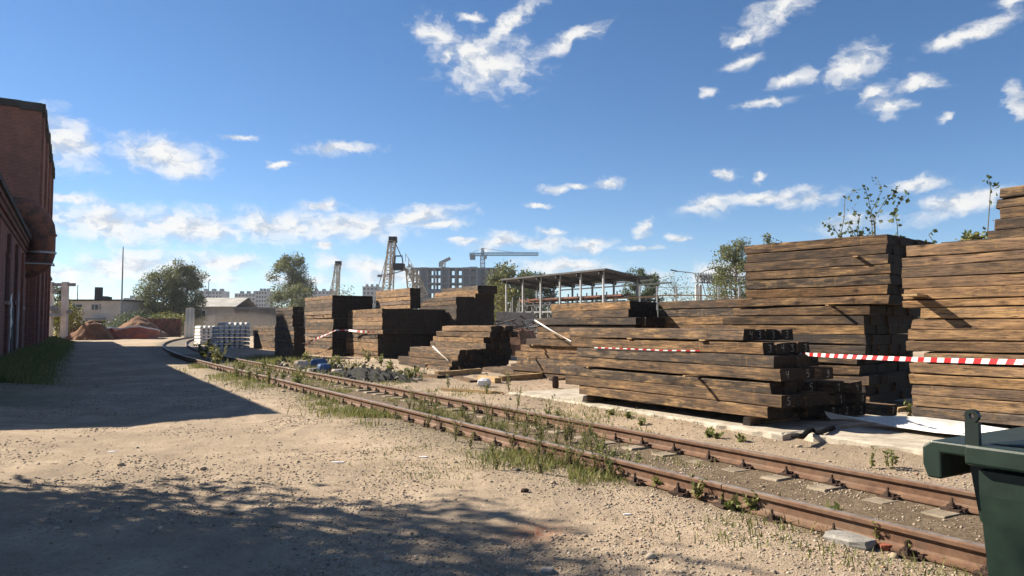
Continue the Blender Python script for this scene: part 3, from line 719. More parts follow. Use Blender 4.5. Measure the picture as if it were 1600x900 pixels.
# two-tier dark stack with saplings behind
PB = (6.47, 12.7); DB = Vector((-0.673, 0.74)).normalized(); GB = 'timbers in the two tier stack'
LB = 'dark|lower tier of sapling topped stack'
lowB = [(1160,1356),(1150,1352),(1150,1358),(1140,1341),(1140,1340),(1150,1354),(1148,1354),(1146,1352),(1131,1350),(1146,1358)]
zb, _ = stack(PB, DB, lowB, 4, 0.26, 0.20, 0.172, LB, GB, [M_woodd, M_woodd, M_wood], gaps={4: 0.02, 7: 0.01}, back_rows=6)
upB = [(1150,1388),(1166,1389),(1166,1388),(1165,1389),(1165,1388),(1165,1387),(1165,1388)]
zb, _ = stack(PB, DB, upB, 4, 0.26, zb + 0.012, 0.170, LB.replace('lower', 'upper'), GB, [M_woodd, M_woodd, M_wood], gaps={1: 0.006, 3: 0.01, 5: 0.008}, back_rows=4)
TOP_B = zb
# long pile behind the front stack
rowsH = [(753,985),(798,985),(805,985),(808,985),(815,985),(827,985),(835,985),(836,985),(834,991),(860,977),(862,977)]
zh, _ = stack(P_at(12.0), DW, rowsH, 4, 0.26, 0.04, 0.195, 'brown|in the long stepped pile', 'timbers in the long pile', [M_wood, M_woodd], end_jit=0.12, front_jit=0.05)
# long beams behind, next to the two-tier stack
stack(P_at(13.12), DW, [(10.9, 14.0)] * 11, 1, 0.26, 0.04, 0.196, 'long brown|in the pile under the street lamp', 'timbers in the back pile', [M_woodd], ks=True, solid=8, back_rows=1)
# low pyramid
stack(P_at(11.4), DW, [(622,702),(622,704)], 4, 0.26, 0.02, 0.19, 'brown|in the base of the low pyramid', 'timbers in the low pyramid', [M_wood, M_woodd], end_jit=0.1, back_rows=5)
stack(P_at(11.65), DW, [(640,715),(640,716)], 4, 0.26, 0.40, 0.19, 'brown|in the middle step of the low pyramid', 'timbers in the low pyramid', [M_wood, M_woodt], end_jit=0.15, back_rows=4)
stack(P_at(12.6), DW, [(674,759),(677,757),(680,765),(691,764)], 4, 0.26, 0.78, 0.2, 'brown|in the top block of the low pyramid', 'timbers in the low pyramid', [M_wood, M_woodt], end_jit=0.15)
# block stacks along the curve
def three(a, b, n): return [(a, b)] * n
stack(P_at(12.3), DW, [(547,593)] + [(540,590)] * 5 + [(543,597)] * 6, 1, 0.26, 0.03, 0.186, 'grey brown|in the block stack behind the tarpaulin', 'timbers in the block stack', [M_wood, M_woodt], back_rows=11, gaps={1: 0.03, 6: 0.03}, end_jit=0.05)
stack(P_at(13.85), DW, [(587,641)] * 5, 2, 0.26, 2.36, 0.188, 'tan|in the tier on the block stack', 'timbers on the block stack', [M_woodt])
stack(P_at(11.6), DW, [(476,519)] * 5 + [(477,520)] * 5 + [(476,519)] * 6, 1, 0.26, 0.05, 0.186, 'brown|in the three tier stack by the tape', 'timbers in the three tier stack', [M_wood, M_woodt], back_rows=7, gaps={5: 0.012, 10: 0.022})
stack(P_at(9.3), DW, [(429,459)] * 4 + [(430,459)] * 4 + [(431,457)] * 5, 2, 0.26, 0.03, 0.184, 'dark|in the narrow shaded stack', 'timbers in the narrow stack', [M_woodd], gaps={4: 0.010, 8: 0.012})
stack(P_at(16.46), DW, [(672,742)] * 14 + [(672,741), (676,742), (679,746), (690,746)], 1, 0.26, 0.05, 0.187, 'orange brown|on the high stack below the crane', 'timbers on the high stack', [M_woodt], solid=14, back_rows=3)
stack(P_at(15.52), DW, [(655,713)] * 14 + [(661,712)], 1, 0.26, 0.05, 0.19, 'grey|on the dark stack before the high stack', 'timbers on the dark stack', [M_woodd], solid=13, back_rows=4)
# flat pile right behind the concrete sleepers
PC0 = G(429, 549); stack(PC0, DW, [(396,429)] * 8, 1, 0.26, 0.03, 0.19, 'brown|in the pile beside the white sleepers', 'timbers beside the concrete sleepers', [M_wood], back_rows=2)

# packing laths that stick out between the layers
def lath(P, D, px, z, out, label, th=0.028, w=0.05, inn=0.5):
    k = on_line(px, P, D, z); nn = Vector((D[1], -D[0])); c = Vector(P[:2]) + Vector(D[:2]) * k
    a = c - nn * out; b = c + nn * inn; mb = MB(); L = out + inn
    mb.box((0, 0, 0), (L, w, th)); o = mb.build('packing_lath', M_lath); m = (a + b) / 2
    o.location = (m.x, m.y, z); o.rotation_euler = (0, 0.02, math.atan2(nn.y, nn.x)); tag(o, label, 'lath', 'packing laths between timbers')
lath(PR, DR, 1437, 2.045, 0.34, 'thin lath jutting from the tan stack above the tape', 0.03, 0.22)
lath(PB, DB, 1300, zb - 7 * 0.17 - 0.035, 0.20, 'thin lath jutting between the tiers of the sapling stack', 0.02, 0.06)
lath(PB, DB, 1340, zb - 2 * 0.17 - 0.03, 0.10, 'small wood chip jutting from the upper tier of the sapling stack', 0.02, 0.08)
lath(PA, DW, 1090, 0.27 + 3 * 0.172 + 0.013, 0.30, 'pale split stick resting on the low front stack', 0.024, 0.05)
lath(PA, DW, 985, TOP_A - 0.172 - 0.011, 0.03, 'flat packing piece under the top timbers of the front stack', 0.02, 0.12)
lath(PA, DW, 1100, TOP_A - 0.172 - 0.011, 0.05, 'second flat packing piece under the top timbers near their chalked ends', 0.02, 0.12)
lath(PA, DW, 920, 0.27 + 3 * 0.172 + 0.013, 0.04, 'pale lath end near the far corner of the front stack', 0.02, 0.06)
for px, t, zz in ((560, 12.3, 1.20), (585, 12.3, 1.20)): lath(P_at(t), DW, px, zz, 0.25, 'lath jutting from the block stack behind the tarpaulin', 0.03, 0.08)
for px in (488, 505): lath(P_at(11.6), DW, px, 2.06, 0.12, 'lath jutting from the three tier stack', 0.03, 0.06)
for px, zz in ((845, 1.02), (838, 0.62)): lath(P_at(12.0), DW, px, zz, 0.30, 'lath jutting from the long stepped pile', 0.03, 0.07)

# ------------------------------------------------------------------ concrete slabs under the stacks
def slab(name, poly, z1, label, seed):
    r = random.Random(seed); pts = []
    for i in range(len(poly)):
        a = Vector(poly[i]); b = Vector(poly[(i + 1) % len(poly)]); n = max(2, int((b - a).length / 0.16))
        for k in range(n):
            p = a.lerp(b, k / n); pts.append((p.x + r.uniform(-.025, .025), p.y + r.uniform(-.025, .025)))
    n = len(pts); mb = MB(); cx = sum(p[0] for p in pts) / n; cy = sum(p[1] for p in pts) / n
    vs = [(x, y, -0.12) for x, y in pts] + [(x + r.uniform(-.01, .01), y + r.uniform(-.01, .01), z1 - r.uniform(.012, .035)) for x, y in pts]
    vs += [(x + (cx - x) * 0.02, y + (cy - y) * 0.03 , z1 + r.uniform(-.004, .003)) for x, y in pts]
    fs = [(i, (i + 1) % n, n + (i + 1) % n, n + i) for i in range(n)] + [(n + i, n + (i + 1) % n, 2 * n + (i + 1) % n, 2 * n + i) for i in range(n)] + [tuple(2 * n + i for i in range(n))]
    mb.add(vs, fs); o = mb.build(name, M_conc); tag(o, label, 'concrete slab', 'concrete slabs under the timber stacks')
stp = lambda s, t: tuple(st(s, t).xy)
slab('concrete_slab', [stp(9.9, 8.50), stp(6.65, 8.42), stp(6.75, 12.0), stp(9.9, 12.0)], 0.135, 'pale broken edged concrete slab under the low front stack', 1)
slab('concrete_slab', [stp(6.45, 8.62), stp(2.0, 8.72), stp(2.0, 12.6), stp(6.6, 12.6)], 0.150, 'pale concrete slab under the white sheet and tan stack', 2)
slab('concrete_slab', [stp(14.0, 8.62), stp(10.0, 8.52), stp(10.0, 11.9), stp(14.0, 11.9)], 0.125, 'dirt covered concrete slab under the far half of the front stack', 3)

# ------------------------------------------------------------------ brick building
def mat_brick(name, c1, c2, mortar, stain=0.5):
    m, nt, b = new_mat(name)
    co = nd(nt, 'ShaderNodeTexCoord').outputs['Object']; sp = nd(nt, 'ShaderNodeSeparateXYZ', {0: co})
    v = nd(nt, 'ShaderNodeCombineXYZ', {'X': mth(nt, 'ADD', sp.outputs[0], sp.outputs[1]), 'Y': sp.outputs[2]}).outputs[0]
    bt = nd(nt, 'ShaderNodeTexBrick', {'Vector': v, 'Color1': (*c1, 1), 'Color2': (*c2, 1), 'Mortar': (*mortar, 1), 'Scale': 1.0, 'Mortar Size': 0.009, 'Bias': 0.1, 'Brick Width': 0.26, 'Row Height': 0.077})
    st_ = noise(nt, mapping(nt, co, (1, 1, 0.6)), 0.55, 6, 0.65)
    c = mixc(nt, ramp(nt, st_, [(0.45, 0.0), (0.72, stain)]), bt.outputs[0], (0.035, 0.026, 0.022))
    wh = noise(nt, mapping(nt, co, (2.2, 2.2, 0.8), (4, 1, 8)), 0.8, 6, 0.7)
    c = mixc(nt, ramp(nt, wh, [(0.62, 0.0), (0.75, 0.45)]), c, (0.30, 0.25, 0.22))
    nt.links.new(c, b.inputs['Base Color']); b.inputs['Roughness'].default_value = 0.92
    bump(nt, b, mth(nt, 'ADD', mth(nt, 'MULTIPLY', bt.outputs['Fac'], -1.0), noise(nt, co, 9, 5, 0.7)), 0.7, 0.02)
    return m
M_brick = mat_brick('red brick', (0.27, 0.095, 0.062), (0.18, 0.062, 0.045), (0.23, 0.175, 0.145))
M_brickd = mat_brick('dark brick', (0.16, 0.06, 0.045), (0.11, 0.042, 0.034), (0.14, 0.11, 0.095), 0.7)
M_plast = simple('flaking plaster', (0.40, 0.37, 0.34), (0.20, 0.13, 0.10), 2.2, 0.95, bmp=0.6, bdist=0.03)
M_roof = simple('tarred roof edge', (0.05, 0.048, 0.045), (0.025, 0.024, 0.023), 2, 0.95)
M_rust = simple('rusty sheet metal', (0.20, 0.075, 0.042), (0.065, 0.036, 0.028), 2.2, 0.8, bmp=0.4, lo=0.38, hi=0.6)
M_white = simple('whitewash', (0.62, 0.58, 0.52), (0.44, 0.40, 0.35), 1.2, 0.9, bmp=0.2)
M_cream = simple('cream render', (0.62, 0.53, 0.44), (0.48, 0.40, 0.33), 0.7, 0.92, bmp=0.1)
M_glass = simple('window glass', (0.05, 0.055, 0.06), (0.02, 0.022, 0.025), 0.8, 0.15, bmp=0, spec=0.5)
M_dark = simple('dark painted metal', (0.035, 0.035, 0.038), None, 4, 0.7, bmp=0.1)
M_gray = simple('grey metal', (0.26, 0.265, 0.27), (0.16, 0.165, 0.17), 2, 0.7, bmp=0.1)
M_galv = simple('galvanised metal', (0.42, 0.43, 0.43), (0.28, 0.285, 0.29), 2, 0.55, 0.3, bmp=0.1)
M_yellow = simple('faded crane paint', (0.62, 0.54, 0.40), (0.34, 0.27, 0.20), 1.5, 0.75, bmp=0.1)
M_blue = simple('blue plastic', (0.045, 0.11, 0.27), (0.028, 0.065, 0.17), 3, 0.45, bmp=0.1)
M_black = simple('black plastic sheet', (0.014, 0.014, 0.015), (0.006, 0.006, 0.0065), 5, 0.75, bmp=0.3, spec=0.08)
M_slate = simple('asbestos roof sheet', (0.42, 0.40, 0.37), (0.28, 0.26, 0.24), 0.6, 0.9, bmp=0.2)
M_soil = simple('dug brown soil', (0.28, 0.15, 0.085), (0.13, 0.072, 0.043), 1.2, 0.98, bmp=0.9, bdist=0.12)
M_green = simple('dark green plastic', (0.014, 0.028, 0.019), (0.007, 0.016, 0.011), 7, 0.42, bmp=0.05, spec=0.45)
M_red = simple('red tape', (0.42, 0.022, 0.026), (0.33, 0.018, 0.022), 6, 0.45, bmp=0)
M_wtape = simple('white tape', (0.72, 0.71, 0.70), (0.55, 0.54, 0.53), 8, 0.45, bmp=0)
M_sheet = simple('white painted sheet', (0.74, 0.73, 0.71), (0.48, 0.45, 0.40), 1.3, 0.4, bmp=0.05)
M_net = simple('red safety netting', (0.42, 0.13, 0.09), (0.22, 0.075, 0.05), 5, 0.8, bmp=0.1)

WB = Vector((-0.5905, 1)).normalized()                    # along the brick wall
def wall_frame(Y, c): return Vector((-0.5905 * Y - c, Y, 0)), math.atan2(WB.y, WB.x)
def brick_building():
    Y0 = 16.9; loc, rz = wall_frame(Y0, 2.8); root = empty('brick_building', loc, rz)
    tag(root, 'old low red brick factory building with cornice along the dirt road', 'building')
    xl = lambda Y: (Y - Y0) / WB.y
    L = xl(76.0); H = 6.25
    # footprint: the near end runs slightly askew
    mb = MB(); e = 0.175
    mb.prism([(0, 0), (L, 0), (L, 14), (-14 * -e * -1 + 0.0, 14)], -0.3, H); mb.build('wall', M_brick, root)
    for i, (z0, z1, d) in enumerate(((H - 0.75, H - 0.62, .06), (H - 0.45, H - 0.25, .10), (H - 0.25, H - 0.08, .18), (H - .08, H + .12, .28))):
        mb = MB(); mb.prism([(-0.1, -d), (L + .1, -d), (L + .1, 0.05), (-0.1, 0.05)], z0, z1); mb.build('cornice', M_brickd if i < 3 else M_roof, root)
    mb = MB(); mb.prism([(0.05, .04), (L - .05, .04), (L - .05, 13.9), (-2.3, 13.9)], H + .0, H + .16); mb.build('roof', M_roof, root)
    r = random.Random(3); x = 1.0
    while x < L - 1:
        mb = MB(); mb.box((x, -0.05, H / 2 - .5), (0.75, 0.14, H - 1.3 + .3)); mb.build('pilaster', M_brick if r.random() < .6 else M_brickd, root); x += 4.6
    for X, w, z0, z1 in ((xl(33), 1.6, 0, 2.5), (xl(44), 1.5, 0, 2.6), (xl(57), 1.6, 0, 2.6)):
        mb = MB(); mb.box((X, -0.012, (z0 + z1) / 2), (w, .05, z1 - z0)); d = mb.build('door', M_dark, root)
        mb = MB(); mb.box((X, -0.06, z1 + .1), (w + .4, .16, .22)); mb.build('lintel', M_brickd, d)
    for X, z in ((xl(29.5), 3.4), (xl(38), 3.4), (xl(49), 3.5), (xl(63), 3.5)):
        mb = MB(); mb.box((X, -0.010, z), (1.2, .04, 1.7)); wnd = mb.build('window', M_glass, root)
        mb = MB(); mb.box((X, -0.055, z + .95), (1.6, .13, .2)); mb.build('lintel', M_brickd, wnd)
        mb = MB(); mb.box((X, -0.07, z - .92), (1.5, .16, .12)); mb.build('sill', M_plast, wnd)
    for X, z, w, h in ((xl(36), 1.8, 1.6, 3.2), (xl(47), 1.5, 2.2, 2.6), (xl(31), .7, 2.5, 1.2)):
        mb = MB(); n = 14; pts = [(X + w/2 * math.cos(t) * r.uniform(.75, 1.1), z + h/2 * math.sin(t) * r.uniform(.75, 1.1)) for t in [2*math.pi*k/n for k in range(n)]]
        mb.add([(a, -0.025, b) for a, b in pts] + [(a, 0.0, b) for a, b in pts], [tuple(range(n))] + [(k, (k+1) % n, n + (k+1) % n, n + k) for k in range(n)]); mb.build('plaster_patch', M_plast, root)
    # tall block standing on / behind the wall
    Y1, Y2, c = 41.8, 61.0, 2.28
    l2, rz2 = wall_frame(Y1, c); t = empty('brick_tower', l2, rz2); tag(t, 'tall windowless red brick block rising above the low brick building', 'building')
    Lt = (Y2 - Y1) / WB.y; HT = 14.0
    mb = MB(); mb.prism([(0, 0), (Lt, 0), (Lt, 12), (0, 12)], -0.3, HT); mb.build('wall', M_brick, t)
    mb = MB(); rr = random.Random(6); n = 24
    for k in range(n):                                     # ragged tarred coping
        mb.box((Lt * (k + .5) / n, -0.02 + rr.uniform(-.04, .04), HT + rr.uniform(-.02, .1)), (Lt / n * 1.05, .4, .34 + rr.uniform(0, .15)))
    for k in range(12): mb.box((0.02 + rr.uniform(-.04, .04), 12 * (k + .5) / 12, HT + rr.uniform(-.02, .1)), (.4, 1.06, .34 + rr.uniform(0, .15)))
    mb.build('coping', M_roof, t)
    mb = MB(); mb.prism([(0.1, .1), (Lt - .1, .1), (Lt - .1, 11.9), (0.1, 11.9)], HT, HT + .1); mb.build('roof', M_roof, t)
    for k in range(4):
        mb = MB(); mb.box((1 + k * (Lt - 2) / 3, -0.07, HT / 2), (0.9, .16, HT - .8)); mb.build('pilaster', M_brick, t)
    # duct
    Yd = 40.4; ld, rzd = wall_frame(Yd, 2.8); d = empty('air_duct', ld, rzd); tag(d, 'big rusty round sheet metal duct bending down the brick wall', 'duct')
    path = []; R = .62; zt, zb_, o = 8.0, 5.0, -0.75
    for y in (5.0, 3.0, 0.6): path.append((0, y, zt))
    for k in range(1, 7): a = math.pi / 2 * k / 6; path.append((0, 0.6 + (o - 0.6) * math.sin(a), zt - 0.0 - (1.3) * (1 - math.cos(a))))
    path.append((0, o, zb_ + .5))
    for k in range(1, 6): a = math.pi / 2 * k / 5; path.append((0, o + (0.4 - o) * (1 - math.cos(a)), zb_ + .5 - 0.75 * math.sin(a)))
    mb = MB(); mb.tube(path, R, 16); mb.build('duct_pipe', M_rust, d, True)
    for z in (6.6, 5.6):
        mb = MB(); mb.tube([(0, o, z - .05), (0, o, z + .05)], R + .07, 16); mb.build('flange', M_galv if z < 6 else M_rust, d)
    mb = MB(); mb.bar((-.75, o - .55, 4.95), (.75, o - .55, 4.95), .06); mb.bar((-.7, 0, 4.95), (-.7, o - .6, 4.95), .06); mb.bar((.7, 0, 4.95), (.7, o - .6, 4.95), .06); mb.build('bracket', M_galv, d)
    # hanging torn sheet on the wall
    lt, rt = wall_frame(30.2, 2.8); mb = MB(); n = 9; rr = random.Random(2); vs = []
    for k in range(n): vs += [(-.14 + rr.uniform(-.06, .06), -0.12 - rr.uniform(0, .05), 1.0 + 1.9 * k / (n - 1)), (.14 + rr.uniform(-.08, .08), -0.15 - rr.uniform(0, .05), 1.0 + 1.9 * k / (n - 1))]
    vs += [(x, y + .02, z) for x, y, z in vs]
    q = 2 * n; fs = []
    for k in range(n - 1): fs += [(2*k, 2*k+1, 2*k+3, 2*k+2), (q+2*k, q+2*k+2, q+2*k+3, q+2*k+1)]
    mb.add(vs, fs); o_ = mb.build('torn_sheet', M_wtape); o_.location = lt; o_.rotation_euler = (0, 0, rt); tag(o_, 'torn white sheet hanging on the brick wall', 'sheet')
brick_building()

# pipe trestle past the building
def trestle():
    P = at(100, 520, 84); P.z = 0; root = empty('pipe_trestle', P); tag(root, 'whitewashed concrete trestle with pipes beyond the brick wall', 'trestle')
    for dx in (0, -1.6):
        mb = MB(); mb.box((dx, 0, 3.2), (.62 if dx == 0 else .45, .45, 6.6)); mb.build('post', M_white, root)
    mb = MB(); mb.box((-1, 0, 6.2), (4.2, .3, .35)); mb.bar((-2, 0, 4.9), (0, 0, 6.1), .2); mb.box((-1, 0, 3.1), (3.6, .3, .3)); mb.build('cross_beam', M_gray, root)
    for x, z, r_ in ((-1.9, 6.55, .16), (-1.0, 3.5, .3), (-.4, 2.7, .2)):
        mb = MB(); mb.tube([(x - 4, 3, z), (x, 0, z), (x, -9, z)], r_, 8); mb.build('pipe', M_galv if r_ < .3 else M_gray, root)
trestle()

# ------------------------------------------------------------------ background buildings
def house(name, label, px0, px1, Y, ytop, depth, wallm, roofm, windows=(), roof_h=0.0, cat='building', yaw=0.0, parap=0.25):
    a, b = at(px0, 500, Y), at(px1, 500, Y); H = z_at(ytop, Y); w = b.x - a.x
    root = empty(name, ((a.x + b.x) / 2, Y, 0), yaw); tag(root, label, cat)
    mb = MB(); mb.box((0, depth / 2, H / 2 - .2), (w, depth, H + .4)); mb.build('wall', wallm, root)
    mb = MB()
    if roof_h: mb.add([(-w/2-.4, -.5, H), (w/2+.4, -.5, H), (w/2+.4, depth/2, H+roof_h), (-w/2-.4, depth/2, H+roof_h), (-w/2-.4, depth+.5, H), (w/2+.4, depth+.5, H), (-w/2-.4, -.5, H+.12), (w/2+.4, -.5, H+.12), (w/2+.4, depth/2, H+roof_h+.12), (-w/2-.4, depth/2, H+roof_h+.12)],
                      [(0,1,2,3),(6,7,8,9),(0,1,7,6),(3,2,5,4),(9,8,5,4),(1,2,8,7),(0,3,9,6)])
    else: mb.box((0, depth / 2, H + .1), (w + .5, depth + .5, parap))
    mb.build('roof', roofm, root)
    for (x0, x1, y0, y1) in windows:
        A = at(x0, y0, Y); B = at(x1, y1, Y); cx = (A.x + B.x) / 2 - root.location.x
        mb = MB(); mb.box((cx, -.03, (A.z + B.z) / 2), (abs(B.x - A.x), .1, abs(A.z - B.z))); wn = mb.build('window', M_glass, root)
        mb = MB(); ww, hh = abs(B.x - A.x), abs(A.z - B.z); mb.box((cx, -.09, (A.z + B.z) / 2), (.08, .06, hh)); mb.box((cx, -.1, min(A.z, B.z) - .06), (ww + .2, .2, .1)); mb.build('frame', M_white, wn)
    return root
wb = house('pale_building', 'pale two storey yard building with flat roof behind the soil heaps', 88, 190, 120, 470, 14, M_cream, M_roof,
           [(110, 128, 476, 484), (143.5, 153, 476, 484), (155, 157, 475, 483), (104, 117, 489, 500)])
def porch():
    A = at(149, 500, 119); mb = MB(); x = A.x - wb.location.x
    mb.box((x, -.8, 2.6), (2.6, 1.7, .25)); mb.box((x - 1.15, -1.5, 1.25), (.25, .2, 2.6)); mb.build('porch', M_gray, wb)
    mb = MB(); mb.box((x + .2, -.06, 1.1), (1.6, .1, 2.3)); mb.build('door', M_dark, wb)
    for px, w, h in ((138, .9, 2.4), (143, 1.6, .9), (150, 1.3, .8)):
        q = at(px, 470, 121); mb = MB(); mb.box((q.x - wb.location.x, 4, z_at(470, 120) + h / 2), (w, w, h)); mb.build('roof_vent', M_dark, wb)
porch()
def mast(px, ytop, Y, r, label, ybot=None):
    P = at(px, 500, Y); P.z = 0; mb = MB(); H = z_at(ytop, Y); mb.tube([(0, 0, -.3), (0, 0, H * .5), (0, 0, H)], [r, r * .8, r * .5], 6); o = mb.build('antenna_mast', M_gray); o.location = P; tag(o, label, 'mast')
mast(189.5, 386, 118, .16, 'tall thin antenna mast at the corner of the pale building')
mast(325, 440, 300, .3, 'thin far mast above the distant roofs'); mast(120, 445, 300, .3, 'slim far aerial over the pale building roof')
M_shed = simple('brown grey shed wall', (0.20, 0.165, 0.14), (0.13, 0.11, 0.095), 0.8, 0.92, bmp=0.1)
house('low_shed', 'long low shed with pale ridged roof behind the trees', 190, 250, 135, 489, 10, M_plast, M_slate, roof_h=1.5)
house('warehouse', 'white walled warehouse with pale corrugated roof behind the concrete sleepers', 303, 366, 140, 480, 12, M_cream, M_slate, [(310, 320, 486, 498)], roof_h=1.9)
house('grey_shed', 'low grey flat shed beside the warehouse', 366, 432, 138, 482, 8, M_shed, M_gray)
def panel_block(name, label, px0, px1, Y, ytop, cols, rows, depth=14):
    root = house(name, label, px0, px1, Y, ytop, depth, M_blockw, M_gray); a, b = at(px0, 500, Y), at(px1, 500, Y); H = z_at(ytop, Y); w = b.x - a.x
    me = None; base = MB(); base.box((0, 0, 0), (w / cols * .55, .2, H / rows * .5)); me = base.mesh('window', M_glass)
    for i in range(cols):
        for j in range(rows):
            if H * (j + .55) / rows < z_at(505, Y): continue
            o = link('window', me, None, root); o.location = (-w/2 + w * (i + .5) / cols, -.05, H * (j + .55) / rows)
    for k in range(3):
        mb = MB(); mb.box((-w/2 + w * (k + .5) / 3, depth / 2, H + 1.2), (w / 9, 4, 1.6)); mb.build('roof_housing', M_gray, root)
M_blockw = simple('panel block wall', (0.40, 0.38, 0.36), (0.30, 0.285, 0.275), 0.1, 0.9, bmp=0)
panel_block('apartment_block', 'far grey panel apartment block above the warehouse roof', 309, 346, 520, 455, 7, 9)
panel_block('apartment_block', 'far apartment block seen against the poplar tree', 366, 398, 480, 459, 6, 9)
panel_block('apartment_block', 'far taller apartment block close beside the poplar tree', 399, 416, 470, 455, 4, 9)
panel_block('apartment_block', 'far low apartment block behind the slim lattice mast', 484, 520, 560, 455, 6, 9)
panel_block('apartment_block', 'far round topped grey block beside the tan timber tier', 566, 590, 500, 448, 4, 9)
panel_block('apartment_block', 'far long roofs behind the antenna mast', 192, 226, 480, 466, 6, 5)
# building under construction
def construction():
    Y = 330; a = at(645, 500, Y); b = at(745, 500, Y); H = z_at(419, Y); w = b.x - a.x; root = empty('concrete_frame_building', ((a.x + b.x) / 2, Y, 0))
    tag(root, 'unfinished concrete frame building with open floors below tower cranes', 'building'); nf = 8; nc = 9
    for k in range(nf + 1):
        mb = MB(); mb.box((0, 7, H * k / nf), (w, 15, .5)); mb.build('floor_slab', M_frame, root)
    cm = MB(); cm.box((0, 0, 0), (.9, .9, H)); cme = cm.mesh('column', M_frame)
    for i in range(nc + 1):
        for y in (0.3, 13.5):
            o = link('column', cme, None, root); o.location = (-w/2 + w * i / nc, y, H / 2)
    for i, x in ((1, 0), (4, 0), (7, 0)):
        mb = MB(); mb.box((-w/2 + w * (i + .5) / nc, 7.2, H / 2), (w / nc, 12, H + 1)); mb.build('lift_core', M_frame, root)
    mb = MB(); mb.box((0, .1, H * .62), (w * .98, .2, H * .07)); mb.box((w * .2, .1, H * .38), (w * .5, .2, H * .07)); mb.build('safety_netting', M_blue, root)
    Y = 345; a = at(733, 500, Y); b = at(786, 500, Y); H = z_at(419, Y); w = b.x - a.x; r2 = empty('concrete_frame_tower', ((a.x + b.x) / 2, Y, 0))
    tag(r2, 'second unfinished block with glass corner under the long jib crane', 'building'); nf = 9; nc = 6
    for k in range(nf + 1):
        mb = MB(); mb.box((0, 8, H * k / nf), (w, 16, .5)); mb.build('floor_slab', M_frame, r2)
    cm = MB(); cm.box((0, 0, 0), (1.1, .9, H)); cme = cm.mesh('column', M_frame)
    for i in range(nc + 1): o = link('column', cme, None, r2); o.location = (-w/2 + w * i / nc, .4, H / 2)
    mb = MB(); mb.box((0, 12, H / 2), (w * .95, 1, H)); mb.build('back_wall', M_frame, r2)
    mb = MB(); mb.box((-w/2 + w * .12, -.2, H * .55), (w * .26, .5, H * .95)); mb.build('glazing', M_glazing, r2)
M_frame = simple('raw concrete frame', (0.19, 0.20, 0.215), (0.13, 0.14, 0.15), 0.1, 0.9, bmp=0)
M_glazing = simple('pale glazing', (0.36, 0.44, 0.46), (0.28, 0.35, 0.37), 0.1, 0.25, bmp=0)
construction()
def lattice(mb, p, q, w, n, t, mi=0):
    p = Vector(p); q = Vector(q); d = (q - p); u = d.normalized(); up = Vector((0, 0, 1)) if abs(u.z) < .8 else Vector((0, 1, 0)); a = u.cross(up).normalized() * w / 2; b = a.cross(u).normalized() * w / 2
    cs = [a + b, a - b, -a - b, -a + b]
    for c in cs: mb.bar(p + c, q + c, t)
    for i in range(n):
        s0, s1 = p + d * (i / n), p + d * ((i + 1) / n)
        for k in range(4):
            c0, c1 = (cs[k], cs[(k + 1) % 4]) if i % 2 else (cs[(k + 1) % 4], cs[k]); mb.bar(s0 + c0, s1 + c1, t * .7); mb.bar(s1 + cs[k], s1 + cs[(k + 1) % 4], t * .6)
def tower_crane(px, Y, yjib, ytop, pxl, pxr, label, slew=0.0):
    P = at(px, 500, Y); P.z = 0; root = empty('tower_crane', P); tag(root, label, 'crane'); zj = z_at(yjib, Y); zt = z_at(ytop, Y)
    mb = MB(); lattice(mb, (0, 0, 0), (0, 0, zj), 2.0, 18, .34); mb.build('mast', M_gray, root)
    xr = at(pxr, 500, Y).x - P.x; xl_ = at(pxl, 500, Y).x - P.x
    mb = MB(); lattice(mb, (0, 0, zj + .6), (xr, 0, zj + .6), 1.3, 22, .26); mb.build('jib', M_cranej, root)
    mb = MB(); lattice(mb, (xl_, 0, zj + .4), (0, 0, zj + .4), 1.3, 6, .26); mb.build('counter_jib', M_cranej, root)
    mb = MB(); mb.box((xl_ * .75, 0, zj - .9), (2.6, 1.6, 2.6)); mb.build('counterweight', M_frame, root)
    mb = MB(); lattice(mb, (0, 0, zj), (0, 0, zt), 1.2, 4, .28); mb.build('tower_head', M_cranej, root)
    mb = MB(); mb.bar((0, 0, zt), (xr * .62, 0, zj + 1.2), .16); mb.bar((0, 0, zt), (xl_ * .9, 0, zj + 1), .16); mb.build('tie_bar', M_gray, root)
    mb = MB(); mb.box((1.3, -.8, zj - .8), (1.5, 1.5, 2)); mb.build('cab', M_gray, root)
M_cranej = simple('blue grey crane paint', (0.16, 0.24, 0.27), (0.11, 0.17, 0.20), 0.3, 0.6, bmp=0)
tower_crane(754, 360, 399, 388, 733, 841, 'tower crane with long horizontal jib over the unfinished building')
def small_crane():
    Y = 390; P = at(692, 500, Y); P.z = 0; root = empty('tower_crane', P); tag(root, 'smaller tower crane with raised short jib behind the concrete frame', 'crane'); z = z_at(410, Y)
    mb = MB(); lattice(mb, (0, 0, 0), (0, 0, z), 2.0, 14, .45); mb.build('mast', M_white, root)
    mb = MB(); mb.bar((-1.8, 0, z - .5), (3.8, 0, z + 2.2), 1.5, 1.6); mb.box((-1.2, 0, z - 1.2), (2, 1.6, 2.4)); mb.build('jib', M_gray, root)
small_crane()
